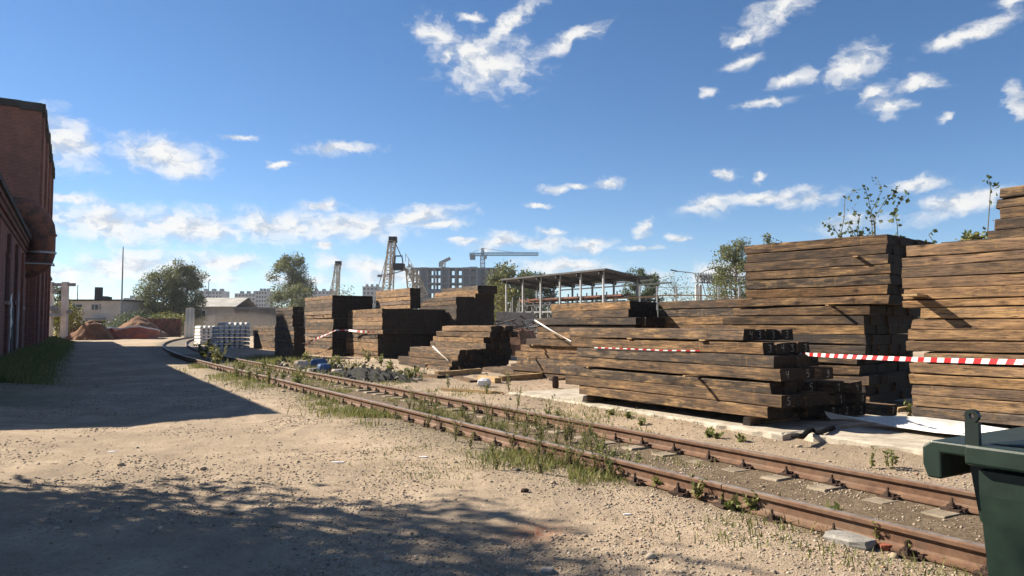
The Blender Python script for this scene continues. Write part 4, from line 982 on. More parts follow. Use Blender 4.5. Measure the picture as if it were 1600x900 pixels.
def gantry_mast(px, ytop, Y, w, label, big):
    P = at(px, 500, Y); P.z = 0; root = empty('lattice_crane', P); tag(root, label, 'crane'); H = z_at(ytop, Y); lean = .12 * H
    mb = MB(); lattice(mb, (-lean, 0, 0), (0, 0, H), w, 16, .13); mb.build('mast', M_yellow, root)
    mb = MB(); lattice(mb, (-lean + w * 1.2, 1, 0), (.1, .3, H), w * .6, 14, .10); mb.build('rear_leg', M_yellow, root)
    mb = MB(); mb.box((.1, 0, H + .25), (w * 1.15, 1.1, .9)); mb.build('head_sheave', M_dark, root)
    if big:
        u = Y / F; zc = z_at(418, Y)
        mb = MB(); mb.box((11 * u, 0, zc + .1), (16 * u, 2.0, 1.0)); [mb.bar((x * u, 0, zc), (y * u, 0, zc + 1.9), .16) for x, y in ((4, 5), (18, 15))]; mb.bar((5 * u, 0, zc + 1.8), (16 * u, 0, zc + 1.8), .2); mb.bar((4 * u, 0, zc + 4), (14 * u, 0, zc + 1.8), .12); mb.build('cab', M_dark, root)
        a, b = Vector((22 * u, 0, zc + .2)), Vector((50 * u, 0, z_at(447, Y) - 1.5)); k1 = Vector((33 * u, 0, zc + .2 - 1.2))
        mb = MB(); lattice(mb, a, k1, 1.1, 4, .12); lattice(mb, k1, b, 1.2, 8, .12)
        for q in range(7): p = a.lerp(b, q / 6) + Vector((0, -.7, .6)); mb.bar(p, p + Vector((0, 0, 1.3)), .07)
        mb.bar(a + Vector((0, -.7, 1.9)), b + Vector((0, -.7, 1.9)), .07); mb.build('walkway', M_yellow, root)
        mb = MB(); lattice(mb, (25 * u, .6, zc), (36 * u, .6, 0), .9, 10, .1); mb.build('leg', M_yellow, root)
        mb = MB(); mb.bar((-7 * u, 0, zc - 1.2), (20 * u, 0, zc - .4), .14); mb.box((-19 * u, 0, zc - 1.3), (.7, .4, .4)); mb.bar((-18 * u, 0, zc - 1.2), (-6 * u, 0, zc - 1), .1); mb.build('light_arm', M_gray, root)
    mb = MB(); mb.tube([(-.3, 0, H), (-lean - 2.0, 0, 1)], .05, 4); mb.build('stay_cable', M_dark, root)
gantry_mast(612, 377, 115, 1.05, 'faded yellow lattice crane mast with cab and stair behind the timber', True)
gantry_mast(527, 413, 165, 1.1, 'slim far lattice crane mast behind the three tier stack', False)

# ------------------------------------------------------------------ open canopy with racks
def canopy():
    A = at(943, 500, 66.5); A.z = 0; root = empty('open_canopy', A, ANG_U); tag(root, 'long open sided canopy with dark sloping roof on thin posts', 'canopy')
    L = 17.0; hf, hb, dp = 6.5, 5.8, 4.3                         # local -x runs away from the camera, +y backwards
    mb = MB(); th = .14
    vs = [(1.0, -.5, hf), (-L, -.5, hf), (-L, dp, hb), (1.0, dp, hb)]; mb.add(vs + [(x, y, z + th) for x, y, z in vs], [(0,1,2,3),(7,6,5,4),(0,4,5,1),(1,5,6,2),(2,6,7,3),(3,7,4,0)]); mb.build('roof', M_roofd, root)
    mb = MB(); mb.box((-L/2 + .5, -.56, hf + .05), (L + 1, .08, .16)); mb.bar((1.04, -.5, hf + .05), (1.04, dp, hb + .05), .08, .16); mb.build('fascia', M_roofd, root)
    for k in range(6):
        x = -k * 3.35
        for y, h in ((0, hf), (dp * .93, hb)):
            mb = MB(); mb.box((x, y, h / 2), (.15, .15, h)); mb.build('post', M_galv if y == 0 else M_gray, root)
        mb = MB(); mb.bar((x, -.5, hf - .18), (x, dp, hb - .18), .12, .3); mb.build('rafter', M_dark, root)
    for k in range(4):
        mb = MB(); y = .8 + k * 2.2; mb.bar((1, y, hf - .3 - y * .08), (-L, y, hf - .3 - y * .08), .1, .14); mb.build('purlin', M_dark, root)
    r = random.Random(4)
    for j, zz in enumerate((2.3, 3.0, 3.7, 4.2)):
        rk = MB(); 
        for q in range(7): rk.bar((1.5 + r.uniform(-2, 2), 1.2 + q * .5, zz + r.uniform(-.05, .12)), (-L + r.uniform(-1, 2), 1.2 + q * .5, zz + r.uniform(-.05, .12)), .16)
        rk.build('stored_pipes', M_dark if j in (0, 2) else M_gray if j == 1 else M_rust, root)
        sh = MB()
        for q in range(13): sh.bar((-q * 1.5, 1.0 + j * .2, 0), (-q * 1.5, 1.0 + j * .2, zz + .5), .09)
        sh.build('rack_posts', M_gray if j else M_dark, root)
M_roofd = simple('dark corrugated roof', (0.085, 0.08, 0.08), (0.05, 0.048, 0.048), 0.8, 0.8, bmp=0.1)
canopy()
def lamp():
    P = at(1091, 500, 92); P.z = 0; root = empty('street_lamp', P); tag(root, 'grey double armed street lamp behind the timber piles', 'street lamp'); H = z_at(433, 92); u = 92 / F
    mb = MB(); mb.tube([(0, 0, 0), (0, 0, H * .6), (0, 0, H)], [.16, .12, .09], 8); mb.build('pole', M_gray, root)
    for s, e, zz in ((-1, -32, 424), (1, 22, 420)):
        zt = z_at(zz, 92); mb = MB(); mb.tube([(0, 0, H), (s * .5, 0, H + .5), (e * u * .5, 0, (H + zt) / 2 + .25), (e * u, 0, zt)], .055, 6); mb.build('arm', M_gray, root)
        mb = MB(); mb.bar((e * u, 0, zt), (e * u + s * .8, 0, zt + .18), .26, .14); mb.build('lamp_head', M_dark, root)
lamp()
def pipe_gantry():
    Y = 84; A = at(1092, 500, Y); A.z = 0; root = empty('steel_gantry', A); tag(root, 'grey steel frame gantry with railings beside the street lamp', 'gantry'); u = Y / F
    zt = z_at(436, Y); z2 = z_at(428, Y)
    mb = MB(); 
    for x in (-3, 3): mb.box((x * u, 0, z_at(445, Y) / 2), (.26, .26, z_at(445, Y)))
    mb.build('white_post', M_white, root)
    mb = MB(); lattice(mb, (-2 * u, 0, zt), (95 * u, 3, zt), .8, 22, .10); mb.build('truss', M_gray, root)
    mb = MB(); mb.bar((-5 * u, 0, z2), (28 * u, .6, z2), .1)
    for q in range(8): mb.bar((-4 * u + q * 4 * u, 0, zt), (-4 * u + q * 4 * u, 0, z2 + .2), .06)
    mb.build('railing', M_gray, root)
    for q in range(7): 
        mb = MB(); x = (32 + q * 9) * u; mb.box((x, 1 + q * .3, zt / 2), (.13, .13, zt)); mb.build('leg', M_galv, root)
    mb = MB(); [mb.bar((x * u, 0.5, zt), ((x + 9) * u, .5, zt - 2.4), .08) for x in (6, 14, 22, 40, 52)]; mb.build('brace', M_gray, root)
pipe_gantry()
def mesh_fence():
    Y = 62; A = at(1000, 500, Y); A.z = 0; root = empty('mesh_fence', A); tag(root, 'thin wire mesh fence on posts behind the timber piles', 'fence'); u = Y / F; H = z_at(447, Y)
    for x in (0, 28, 60, 95, 130, 165):
        mb = MB(); mb.box((x * u, x * .01, H / 2), (.12, .12, H)); mb.build('post', M_galv, root)
    mb = MB(); [mb.bar((0, 0, z), (170 * u, 1.7, z), .035) for z in (H - .1, H * .8, H * .62)]; mb.build('wire', M_galv, root)
    mb = MB(); mb.tube([(-50 * u, -1, z_at(468, Y)), (30 * u, 0, z_at(462, Y)), (90 * u, .5, z_at(461, Y)), (170 * u, 1.6, z_at(463, Y))], .05, 5); o = mb.build('yellow_cable', M_lath, root)
mesh_fence()
# yard fences and panels
def wall_panel(name, label, px0, px1, Y, ytop, mat, cat='wall', n=10):
    a, b = at(px0, 500, Y), at(px1, 500, Y); H = z_at(ytop, Y); root = empty(name, ((a.x + b.x) / 2, Y, 0)); tag(root, label, cat); w = (b.x - a.x) / n
    for k in range(n):
        mb = MB(); mb.box((-(b.x - a.x) / 2 + w * (k + .5), 0, H / 2 - .1), (w * .97, .16, H + .2)); mb.build('panel', mat, root)
    mb = MB(); [mb.box((-(b.x - a.x) / 2 + w * k, -.02, H / 2), (.2, .24, H + .1)) for k in range(n + 1)]; mb.build('posts', mat, root)
M_fence = simple('grey fence panel', (0.17, 0.16, 0.155), (0.11, 0.105, 0.10), 0.6, 0.9, bmp=0.1)
wall_panel('concrete_fence', 'grey concrete panel fence behind the white sleepers', 338, 470, 105, 491, M_fence, 'fence', 12)
wall_panel('brown_fence', 'rust brown sheet fence between the soil heap and the trees', 232, 282, 100, 498, M_rust, 'fence', 6)
wall_panel('concrete_fence', 'low grey concrete wall beneath the canopy', 778, 832, 48, 488, M_concg, 'fence', 4)
wall_panel('concrete_fence', 'long far grey boundary wall beyond the yard', 440, 1300, 130, 492, M_fence, 'fence', 40)
def site_gate():
    P = at(297, 500, 96); P.z = 0; root = empty('site_gate', P); tag(root, 'pale blue framed gate leaf beside the track curve', 'gate')
    H = z_at(482, 96); mb = MB(); mb.box((0, 0, H / 2), (1.0, .06, H)); mb.build('leaf', M_glazing, root)
    mb = MB(); [mb.box((x, -.05, H / 2), (.12, .1, H)) for x in (-.5, 0, .5)]; mb.box((0, -.05, H), (1.1, .1, .12)); mb.build('frame', M_white, root)
    mb = MB(); mb.box((-.66, 0, 1.0), (.12, .12, 2.2)); mb.build('post', M_white, root)
site_gate()

# soil heaps and netting
def heap(px, py, wpx, hpx, label, seed, depth=0.7):
    P = G(px, py); Y = P.y; w = wpx * Y / F / 2; H = hpx * Y / F; n = 48; rng = np.random.default_rng(seed)
    g = np.linspace(-1.1, 1.1, n); X, Yy = np.meshgrid(g, g, indexing='ij'); R = np.sqrt(X * X + Yy * Yy)
    Z = H * np.clip(1 - R ** 1.15 + 0.55 * (fbm(X * 2.2 + seed * 9, Yy * 2.2, seed, 4) - .5), -0.1, 2)
    V = np.stack([X * w, Yy * w * depth, Z - .05], -1).reshape(-1, 3); i, j = np.meshgrid(np.arange(n - 1), np.arange(n - 1), indexing='ij')
    Fq = np.stack([i * n + j, (i + 1) * n + j, (i + 1) * n + j + 1, i * n + j + 1], -1).reshape(-1, 4)
    o = link('soil_heap', fast_mesh('soil_heap', V, Fq, M_soil, True)); o.location = (P.x, P.y, 0); tag(o, label, 'soil heap', 'heaps of dug soil')
heap(143, 531, 76, 34, 'brown dug soil heap next to the trestle', 1); heap(216, 527, 95, 32, 'brown dug soil heap behind the red netting', 2); heap(250, 524, 60, 20, 'low brown soil heap near the brown fence', 3)
heap(118, 528, 50, 32, 'darker soil heap close to the brick building end', 4)
def netting():
    pts = [(163, 531, 514), (172, 530, 513), (185, 530, 515), (200, 530, 512), (215, 530, 511), (230, 530, 514), (243, 529, 516), (247, 528, 518)]
    mb = MB(); vs = []; r = random.Random(4)
    for px, yb, yt in pts:
        P = G(px, yb); vs += [tuple(P), (P.x + r.uniform(-.2, .2), P.y + r.uniform(-.3, .5), z_at(yt + 3, P.y) * .55), (P.x, P.y + .4, z_at(yt, P.y))]
    n = len(pts); fs = []
    for k in range(n - 1):
        for q in (0, 1): fs.append((3*k+q, 3*k+3+q, 3*k+4+q, 3*k+1+q))
    mb.add(vs, fs); o = mb.build('safety_netting', M_net); tag(o, 'sagging red safety netting in front of the soil heaps', 'netting')
    t = MB(); t.tube([Vector(vs[3*k+2]) + Vector((0, -.05, .08)) for k in range(n)], .09, 5); t.build('white_edge', M_wtape, o)
netting()

# stacked concrete sleepers
def ties():
    mb = MB(); h, w, L = .20, .29, 2.6
    prof = [(-w/2, 0), (w/2, 0), (w/2 - .012, h * .5), (w/2 - .05, h * .94), (w/2 - .075, h), (-w/2 + .075, h), (-w/2 + .05, h * .94), (-w/2 + .012, h * .5)]
    ys = [-L/2, -L/2 + .02, L/2 - .02, L/2]; vs = []
    for i, x in enumerate(ys):
        k = .96 if i in (0, 3) else 1; vs += [(x, a * k, b * k) for a, b in prof]
    n = 8; fs = [(i*n + k, i*n + (k+1) % n, i*n + n + (k+1) % n, i*n + n + k) for i in range(3) for k in range(n)] + [tuple(range(n))[::-1], tuple(3*n + k for k in range(n))]
    mb.add(vs, fs); me = mb.mesh('concrete_sleeper', M_tie); r = random.Random(3)
    def put(px, py, cols, rows, steps, label, dz):
        P = G(px, py)
        for j in range(rows):
            for i in range(cols):
                if i < steps(j): continue
                o = link('concrete_sleeper', me); c = P.xy + N2 * (i * .335) + W2 * (L / 2 + r.uniform(-.04, .04))
                o.location = (c.x, c.y, .04 + j * dz); o.rotation_euler = (0, 0, ANG_U + r.uniform(-.01, .01)); tag(o, 'white concrete sleeper, %s, %s across, %s' % ('top layer' if j == rows - 1 else ORD[j] + ' layer' + (' up' if j else ''), ['first', 'second', 'third', 'fourth', 'fifth', 'sixth', 'seventh', 'eighth'][i], label), 'concrete sleeper', 'stacked new concrete sleepers')
        lath_ = MB()
    put(337, 546.5, 7, 7, lambda j: [0, 0, 1, 1, 1, 1, 2][j] if j < 7 else 9, 'in the stepped stack', .255)
    put(315, 540, 4, 6, lambda j: 0, 'in the square stack', .26)
ties()

def scrap():
    P = at(806, 500, 39); P.z = 0; root = empty('scrap_heap', P); tag(root, 'heap of rusty scrap pipes and bars behind the low pyramid', 'scrap heap'); r = random.Random(9)
    for k in range(46):
        a = Vector((r.uniform(-1.2, 1.2), r.uniform(-.8, .8), r.uniform(.6, 1.85))); d = Vector((r.uniform(-1, 1), r.uniform(-.4, .4), r.uniform(-.25, .25))).normalized() * r.uniform(.6, 1.6)
        mb = MB(); mb.tube([a - d / 2, a + d / 2], r.uniform(.02, .06), 6); mb.build('pipe', r.choice([M_gray, M_rust, M_dark]), root)
    mb = MB(); mb.lathe((0, 0, 0), [(1.5, 0), (1.3, .6), (.9, 1.3), (.2, 1.5)], 9); mb.build('rubble', M_soil, root)
scrap()

# ------------------------------------------------------------------ trees
def base_at(px, Y): P = at(px, 500, Y); return (P.x, Y, 0)
def hpx(ytop, Y): return z_at(ytop, Y)
make_tree('willow_tree', 'broad green tree behind the brown fence', base_at(255, 128), hpx(424, 128), 4.2, 14000, .30, 11, M_leaf, .06, lobes=60)
make_tree('willow_tree', 'taller full green tree next to the warehouse gable', base_at(290, 127), hpx(414, 127), 3.6, 14000, .30, 12, M_leaf, .06, lobes=60)
make_tree('poplar_tree', 'round crowned tree rising above the far apartment blocks', base_at(456, 150), hpx(401, 150), 4.9, 16000, .32, 13, M_leaf, .2, lobes=50, shape=.8)
make_tree('poplar_tree', 'smaller tree growing below the round crowned tree', base_at(470, 135), hpx(445, 135), 3.6, 3500, .34, 14, M_leaf, .15)
make_bush('yellow_bush', 'yellow green bush in front of the pale shed', base_at(258, 118), 3.6, 4.2, 2600, .3, 15, M_leafy)
make_bush('green_bush', 'dark green bush behind the soil heaps', base_at(212, 112), 4.0, 4.2, 2600, .3, 16, M_leafd)
make_bush('green_bush', 'leafy bush beside the pipe trestle', base_at(98, 86), 4.6, 1.8, 1600, .25, 17, M_leafy)
make_tree('dark_tree', 'dark tree at the end of the brick wall', base_at(89, 90), 6.4, 1.4, 1500, .25, 18, M_leafd, .3)
make_tree('oak_tree', 'dense green tree behind the canopy posts', base_at(800, 98), hpx(421, 98), 3.9, 9000, .32, 21, M_leaf, .06, lobes=44)
make_tree('oak_tree', 'green tree between the crane and the canopy', base_at(832, 104), hpx(428, 104), 3.4, 7000, .32, 22, M_leafd, .08)
make_tree('oak_tree', 'yellow green tree under the canopy end', base_at(786, 90), hpx(446, 90), 2.6, 2600, .3, 23, M_leafy, .08)
make_tree('pine_tree', 'dark green tree past the canopy roof end', base_at(998, 110), hpx(421, 110), 2.6, 6500, .28, 24, M_leafd, .1)
make_tree('pine_tree', 'second dark green tree past the canopy', base_at(1018, 108), hpx(428, 108), 2.2, 5500, .28, 25, M_leafd, .1)
make_tree('bare_tree', 'thinly leaved grey tree left of the street lamp pole', base_at(1048, 105), hpx(430, 105), 3.6, 900, .22, 26, M_leaf, .15, lobes=70, stems=3)
make_tree('birch_tree', 'tall loose birch rising beside the two tier stack', base_at(1150, 80), hpx(378, 80), 3.0, 9000, .22, 27, M_leaf, .18, lobes=56)
make_tree('birch_tree', 'birch top showing above the two tier stack', base_at(1207, 84), hpx(361, 84), 1.7, 1500, .24, 28, M_leaf, .3)
for i, (px, h, m, lab) in enumerate(((1040, 4.2, M_leafy, 'yellowish bush left of the street lamp'), (1070, 4.6, M_leaf, 'green bush close to the street lamp foot'), (1112, 4.8, M_leafy, 'yellow green bush under the steel gantry'), (1142, 4.6, M_leaf, 'green bush at the end of the steel gantry'), (1016, 3.9, M_leaf, 'small green bush near the canopy end'), (600, 4.0, M_leafd, 'dark bush beneath the lattice crane'), (668, 5.0, M_leaf, 'green bush under the crane walkway'))):
    make_bush('green_bush', lab, base_at(px, 97 + i), h, 2.4, 1600, .28, 40 + i, m)
for i, (px, h, m, lab) in enumerate(((862, 5.2, M_leaf, 'green bush seen between the canopy posts'), (895, 4.6, M_leafd, 'dark bush behind the canopy middle posts'), (925, 4.9, M_leaf, 'broad bush behind the canopy end posts'), (960, 5.0, M_leafd, 'dark bush under the low canopy edge'), (985, 4.6, M_leafy, 'yellowing bush at the canopy corner'))):
    make_bush('green_bush', lab, base_at(px, 96 + i), h, 3.2, 2000, .3, 60 + i, m)
make_bush('green_bush', 'small bush beside the slim lattice mast', base_at(540, 110), hpx(447, 110), 1.8, 1500, .26, 51, M_leaf)
make_bush('dry_weed', 'reddish dry weed clump between the piles', (G(828, 545).x, G(828, 545).y, 0), 1.9, .55, 900, .09, 52, mat_leaf('dry red weeds', [(0.16, .085, .05), (.22, .13, .08), (.12, .09, .05)]))
make_bush('green_bush', 'green leafy shrub behind the low pyramid', (G(792, 530).x, G(792, 530).y, 0), 2.6, .9, 1200, .14, 53, M_leafy)
# far belt of trees that closes the horizon
def belt():
    rng = np.random.default_rng(6); n = 60000
    th = np.radians(rng.uniform(-50, 50, n)); Y = rng.uniform(250, 300, n); x = np.tan(th) * Y
    h = 3 + 8.5 * fbm(x * .035, Y * .02, 61, 4); z = h * rng.uniform(0, 1, n) ** .7
    V, Fa = leaf_arrays(np.stack([x, Y, z], -1), 1.5, rng, .8)
    o = link('treeline', fast_mesh('treeline', V, Fa, M_leafd)); tag(o, 'far low belt of trees along the horizon', 'trees', kind='stuff')
belt()
# the tree beside the camera whose shadow dapples the road
make_tree('roadside_tree', 'leafy tree beside the road throwing dappled shade', (-10.0, 7.3, 0), 8.2, 3.1, 26000, .16, 31, M_leaf, .42, lobes=44)
make_tree('roadside_tree', 'second leafy tree beside the road nearer the corner', (-9.0, 5.6, 0), 6.7, 2.5, 20000, .16, 32, M_leaf, .40, lobes=40)

# ------------------------------------------------------------------ green waste container
def bin_():
    C = st(0, 0); cor = Vector((1.935, 3.10)); root = empty('waste_container', (cor.x, cor.y, 0), ANG_U)
    tag(root, 'dark green plastic wheeled waste container with rim and lifting lug', 'waste container')
    L, Wd, H = 1.25, 1.05, 1.02
    def ring(z, i): return [(i, i, z), (L - i, i, z), (L - i, Wd - i, z), (i, Wd - i, z)]
    b = MB(); b.add(ring(.22, .035) + ring(.9, .0) + ring(H - .02, .0), [(3, 2, 1, 0)] + [(a*4+k, a*4+(k+1) % 4, a*4+4+(k+1) % 4, a*4+4+k) for a in (0, 1) for k in range(4)])
    o = b.build('body', M_green, root)
    rim = MB()
    rim.box((L/2 - .0, -.005, H + .045), (L + .06, .10, .085)); rim.box((L/2, Wd + .005, H + .045), (L + .06, .10, .085)); rim.box((L + .0, Wd/2, H + .045), (.10, Wd - .1, .085))
    o = rim.build('rim', M_green, root); bv = o.modifiers.new('b', 'BEVEL'); bv.width = .012; bv.segments = 2
    sh = MB(); prof = [(-.185, -.055), (-.205, .0), (-.205, .075), (-.165, .105), (.02, .105), (.02, .055), (-.125, .055), (-.125, -.055)]
    n = len(prof); vs = [(x, y, H + z - .02) for y in (-.05, Wd + .05) for x, z in prof]
    sh.add(vs, [tuple(range(n))[::-1], tuple(range(n, 2*n))] + [(k, (k+1) % n, n + (k+1) % n, n + k) for k in range(n)]); o = sh.build('side_flange', M_green, root); bv = o.modifiers.new('b', 'BEVEL'); bv.width = .008; bv.segments = 2
    for y in (.06, .5, .95): rb = MB(); rb.add([(-.07, y, H + .02), (.03, y, H + .02), (.03, y, .72), (-.03, y, .78), (-.07, y + .03, H + .02), (.03, y + .03, H + .02), (.03, y + .03, .72), (-.03, y + .03, .78)], [(0,1,2,3),(7,6,5,4),(0,4,5,1),(1,5,6,2),(2,6,7,3),(3,7,4,0)]); rb.build('rib', M_green, root)
    for y in (-.035, Wd + .02):
        lg = MB(); pr = []; 
        for k in range(13): a = math.pi * k / 12; pr.append((.028 * math.cos(a), .028 * math.sin(a) + .165))
        pr += [(-.034, -.02), (.034, -.02)]; hole = [(.0105 * math.cos(2*math.pi*k/14), .0105 * math.sin(2*math.pi*k/14) + .165) for k in range(14)]
        # outer/inner loops bridged as quads around the hole, straight part below
        out = [(.028 * math.cos(2*math.pi*k/14), .028 * math.sin(2*math.pi*k/14) + .165) for k in range(14)]
        vs = [(x, yy, z) for yy in (-.011, .011) for (x, z) in out + hole]; q = 28; fs = []
        for k in range(14):
            k2 = (k+1) % 14; fs += [(k, k2, 14+k2, 14+k), (q+k, q+14+k, q+14+k2, q+k2), (k, q+k, q+k2, k2), (14+k, 14+k2, q+14+k2, q+14+k)]
        lg.add(vs, fs); lg.add([(-.027, -.011, .165), (.027, -.011, .165), (.030, -.011, -.02), (-.030, -.011, -.02), (-.027, .0112, .165), (.027, .0112, .165), (.030, .0112, -.02), (-.030, .0112, -.02)], [(0,3,2,1),(4,5,6,7),(1,2,6,5),(0,4,7,3),(2,3,7,6)]) if False else lg.box((0, 0, .062), (.054, .0225, .155))
        o = lg.build('lifting_lug', M_dgreen, root); o.location = (.0, y, H + .04)
    ld = MB(); ld.add([(.03, .05, H + .09), (L, .05, H + .09), (L, Wd - .05, H + .09), (.03, Wd - .05, H + .09), (.12, .2, H + .11), (L - .1, .2, H + .14), (L - .1, Wd - .2, H + .15), (.12, Wd - .2, H + .12)], [(4,5,6,7),(0,1,5,4),(1,2,6,5),(2,3,7,6),(3,0,4,7)]); ld.build('lid', M_dgreen, root)
    for x in (.2, L - .2):
        for y in (.2, Wd - .2):
            wq = MB(); wq.tube([(x, y - .03, .1), (x, y + .03, .1)], .1, 14); wq.build('wheel', M_black, root)
            fk = MB(); fk.box((x, y, .18), (.1, .1, .1)); fk.build('fork', M_gray, root)
    hd = MB(); hd.tube([(.35, -.08, H - .02), (.9, -.08, H - .02)], .014, 8)
M_dgreen = simple('darker green plastic', (0.007, 0.014, 0.011), (0.005, 0.010, 0.008), 5, 0.45, bmp=0.05, spec=0.45)
bin_()

# ------------------------------------------------------------------ white corrugated sheet
def sheet():
    nu, nv = 130, 30; V = []
    ctl = [(6.95, 9.80, .25), (6.2, 9.78, .24), (5.3, 9.72, .23), (4.3, 9.62, .27), (2.6, 9.5, .28)]
    for i in range(nu):
        f = i / (nu - 1) * (len(ctl) - 1); k = min(len(ctl) - 2, int(f)); g = f - k; s = ctl[k][0] * (1-g) + ctl[k+1][0] * g; t = ctl[k][1] * (1-g) + ctl[k+1][1] * g; zz = ctl[k][2] * (1-g) + ctl[k+1][2] * g
        wd = 0.06 + 0.85 * min(1, (i / nu) * 2.2) ** 1.3
        for j in range(nv):
            v = j / (nv - 1); z = zz + (.05 if i > 45 else .05 - .16 * (1 - i / 45)) * v + (.07 * (1 - i / 45) if i < 45 else 0) + .012 * (1 if (j // 2) % 2 else -1) * min(1, i / 20) + .05 * math.sin(i * .05) * v + 0 - 0.08 * v * (1 - v) * 2
            V.append(tuple(st(s - v * .1, t + v * wd, max(z, .17))))
    Fq = [(i*nv + j, (i+1)*nv + j, (i+1)*nv + j+1, i*nv + j+1) for i in range(nu-1) for j in range(nv-1)]
    me = bpy.data.meshes.new('corrugated_sheet'); me.from_pydata(V, [], Fq); me.materials.append(M_sheet); me.update()
    o = link('corrugated_sheet', me); so = o.modifiers.new('s', 'SOLIDIFY'); so.thickness = .004; tag(o, 'bent white corrugated metal sheet lying before the tan stack', 'metal sheet')
sheet()

# ------------------------------------------------------------------ barrier tapes
def tape(name, pts, width, label, stripe=0.09, tilt=None, plain=False, sag=0.0, seed=1, twist=0.0):
    P = [Vector(p) for p in pts]; dense = []
    for a, b in zip(P[:-1], P[1:]):
        n = max(2, int((b - a).length / (stripe / 3)))
        for k in range(n): dense.append(a.lerp(b, k / n))
    dense.append(P[-1]); n = len(dense); mb = MB(); r = random.Random(seed)
    for i in range(n): dense[i] = dense[i] + Vector((0, 0, -sag * math.sin(math.pi * i / (n - 1))))
    ln = 0; prev = None; tw = 0
    up0 = Vector(tilt) if tilt else Vector((0, 0, 1))
    for i in range(n):
        d = (dense[min(i+1, n-1)] - dense[max(0, i-1)]).normalized(); sd = d.cross(up0).normalized(); up = sd.cross(d).normalized()
        a = twist * math.sin(i * .07 + seed) + .12 * math.sin(i * .021 + 2 * seed); v = up * math.cos(a) + sd * math.sin(a)
        mb.v += [tuple(dense[i] - v * width / 2 - d * width * .25), tuple(dense[i] + v * width / 2 + d * width * .25)]
    for i in range(n - 1):
        mb.f.append((2*i, 2*i+2, 2*i+3, 2*i+1)); mb.m.append(0 if plain else (i // 3) % 2)
    o = mb.build(name, [M_wtape, M_red]); tag(o, label, 'barrier tape'); return o
pE = at(1245, 552, 11.15); pR = at(1600, 561, 7.0); dr_ = (pR - pE)
tape('barrier_tape', [pE - dr_ * .10, pE, pE.lerp(pR, .5), pR, pR + dr_ * .45], .052, 'taut red and white barrier tape stretched across the tall stacks', .105, sag=.035, twist=.22)
mb = MB(); mb.tube([(0, 0, -.2), (0, 0, 1.6)], .03, 6); o = mb.build('tape_stake', M_lath); e_ = pR + dr_ * .45; o.location = (e_.x, e_.y, 0); tag(o, 'wooden stake holding the barrier tape end', 'stake')
def on_face(P, D, px, py):                                 # point on a stack's front face
    d = ray(px, py); nn = Vector((D[1], -D[0])); k = (Vector(P[:2]).dot(nn)) / (d.x * nn.x + d.y * nn.y)
    q = Vector((0, 0, EYE)) + d * k; return q - Vector((nn.x, nn.y, 0)) * .02
tape('barrier_tape', [on_face(PA, DW, 930, 543), on_face(PA, DW, 985, 545), on_face(PA, DW, 1040, 547.5), on_face(PA, DW, 1095, 548)], .020, 'narrow red and white tape lying along the front stack face', .10, seed=3)
tape('barrier_tape', [on_face(P_at(11.7), DW, 836, 500), on_face(P_at(11.6), DW, 862, 516), on_face(P_at(11.3), DW, 893, 533)], .035, 'white tape end hanging across the long stepped pile', plain=True, twist=.5, seed=4)
tape('barrier_tape', [on_face(P_at(11.35), DW, 677, 541), on_face(P_at(11.3), DW, 688, 552), on_face(P_at(11.3), DW, 701, 563)], .045, 'white tape strip on the low pyramid', plain=True, twist=.5, seed=5)
tape('barrier_tape', [G(456, 557), on_face(P_at(11.3), DW, 470, 545), on_face(P_at(11.2), DW, 488, 532), on_face(P_at(11.2), DW, 512, 522), on_face(P_at(11.3), DW, 525, 516), on_face(P_at(12.0), DW, 545, 516), on_face(P_at(12.2), DW, 562, 518), on_face(P_at(12.2), DW, 590, 519)], .09, 'twisted white and red tape curving past the three tier stack', .3, twist=1.0, seed=6)

# ------------------------------------------------------------------ loose things on the ground
def plank(a, b, w, h, label, z=0.0, mat=None, name='loose_plank', zb=None):
    A = G(*a); B = G(*b); L = (B - A).length; o = link(name, beam_mesh(L, w, h, int(a[0] * 7 + b[1]), mat or M_lath)); m = (A + B) / 2; d = B - A
    o.location = (m.x, m.y, gz(m) + h / 2 + z); o.rotation_euler = (0, 0, math.atan2(d.y, d.x)); tag(o, label, 'plank', 'loose planks on the ground'); return o
plank((682, 594), (750, 588), .14, .16, 'square sawn plank lying before the low pyramid')
plank((750, 601), (778, 606), .18, .14, 'short yellow plank end in front of the piles')
plank((782, 602), (858, 594), .12, .16, 'long square batten lying by the long pile')
plank((792, 578), (870, 582), .20, .05, 'thin pale board on the bottom beam of the long pile', .25)
plank((690, 614), (785, 621), .07, .05, 'thin pale stick lying beside the far rail')
plank((1425, 716), (1480, 722), .09, .03, 'yellow board scrap by the concrete slab')
plank((1400, 666), (1445, 660), .08, .05, 'thin batten beside the white sheet', .13)
plank((640, 590), (690, 596), .3, .08, 'grey board fragment near the black tarpaulin', mat=M_wood)
plank((715, 596), (742, 604), .25, .06, 'grey split board among the debris', mat=M_wood)
plank((860, 600), (900, 598), .15, .05, 'thin board half buried before the long pile', mat=M_wood)
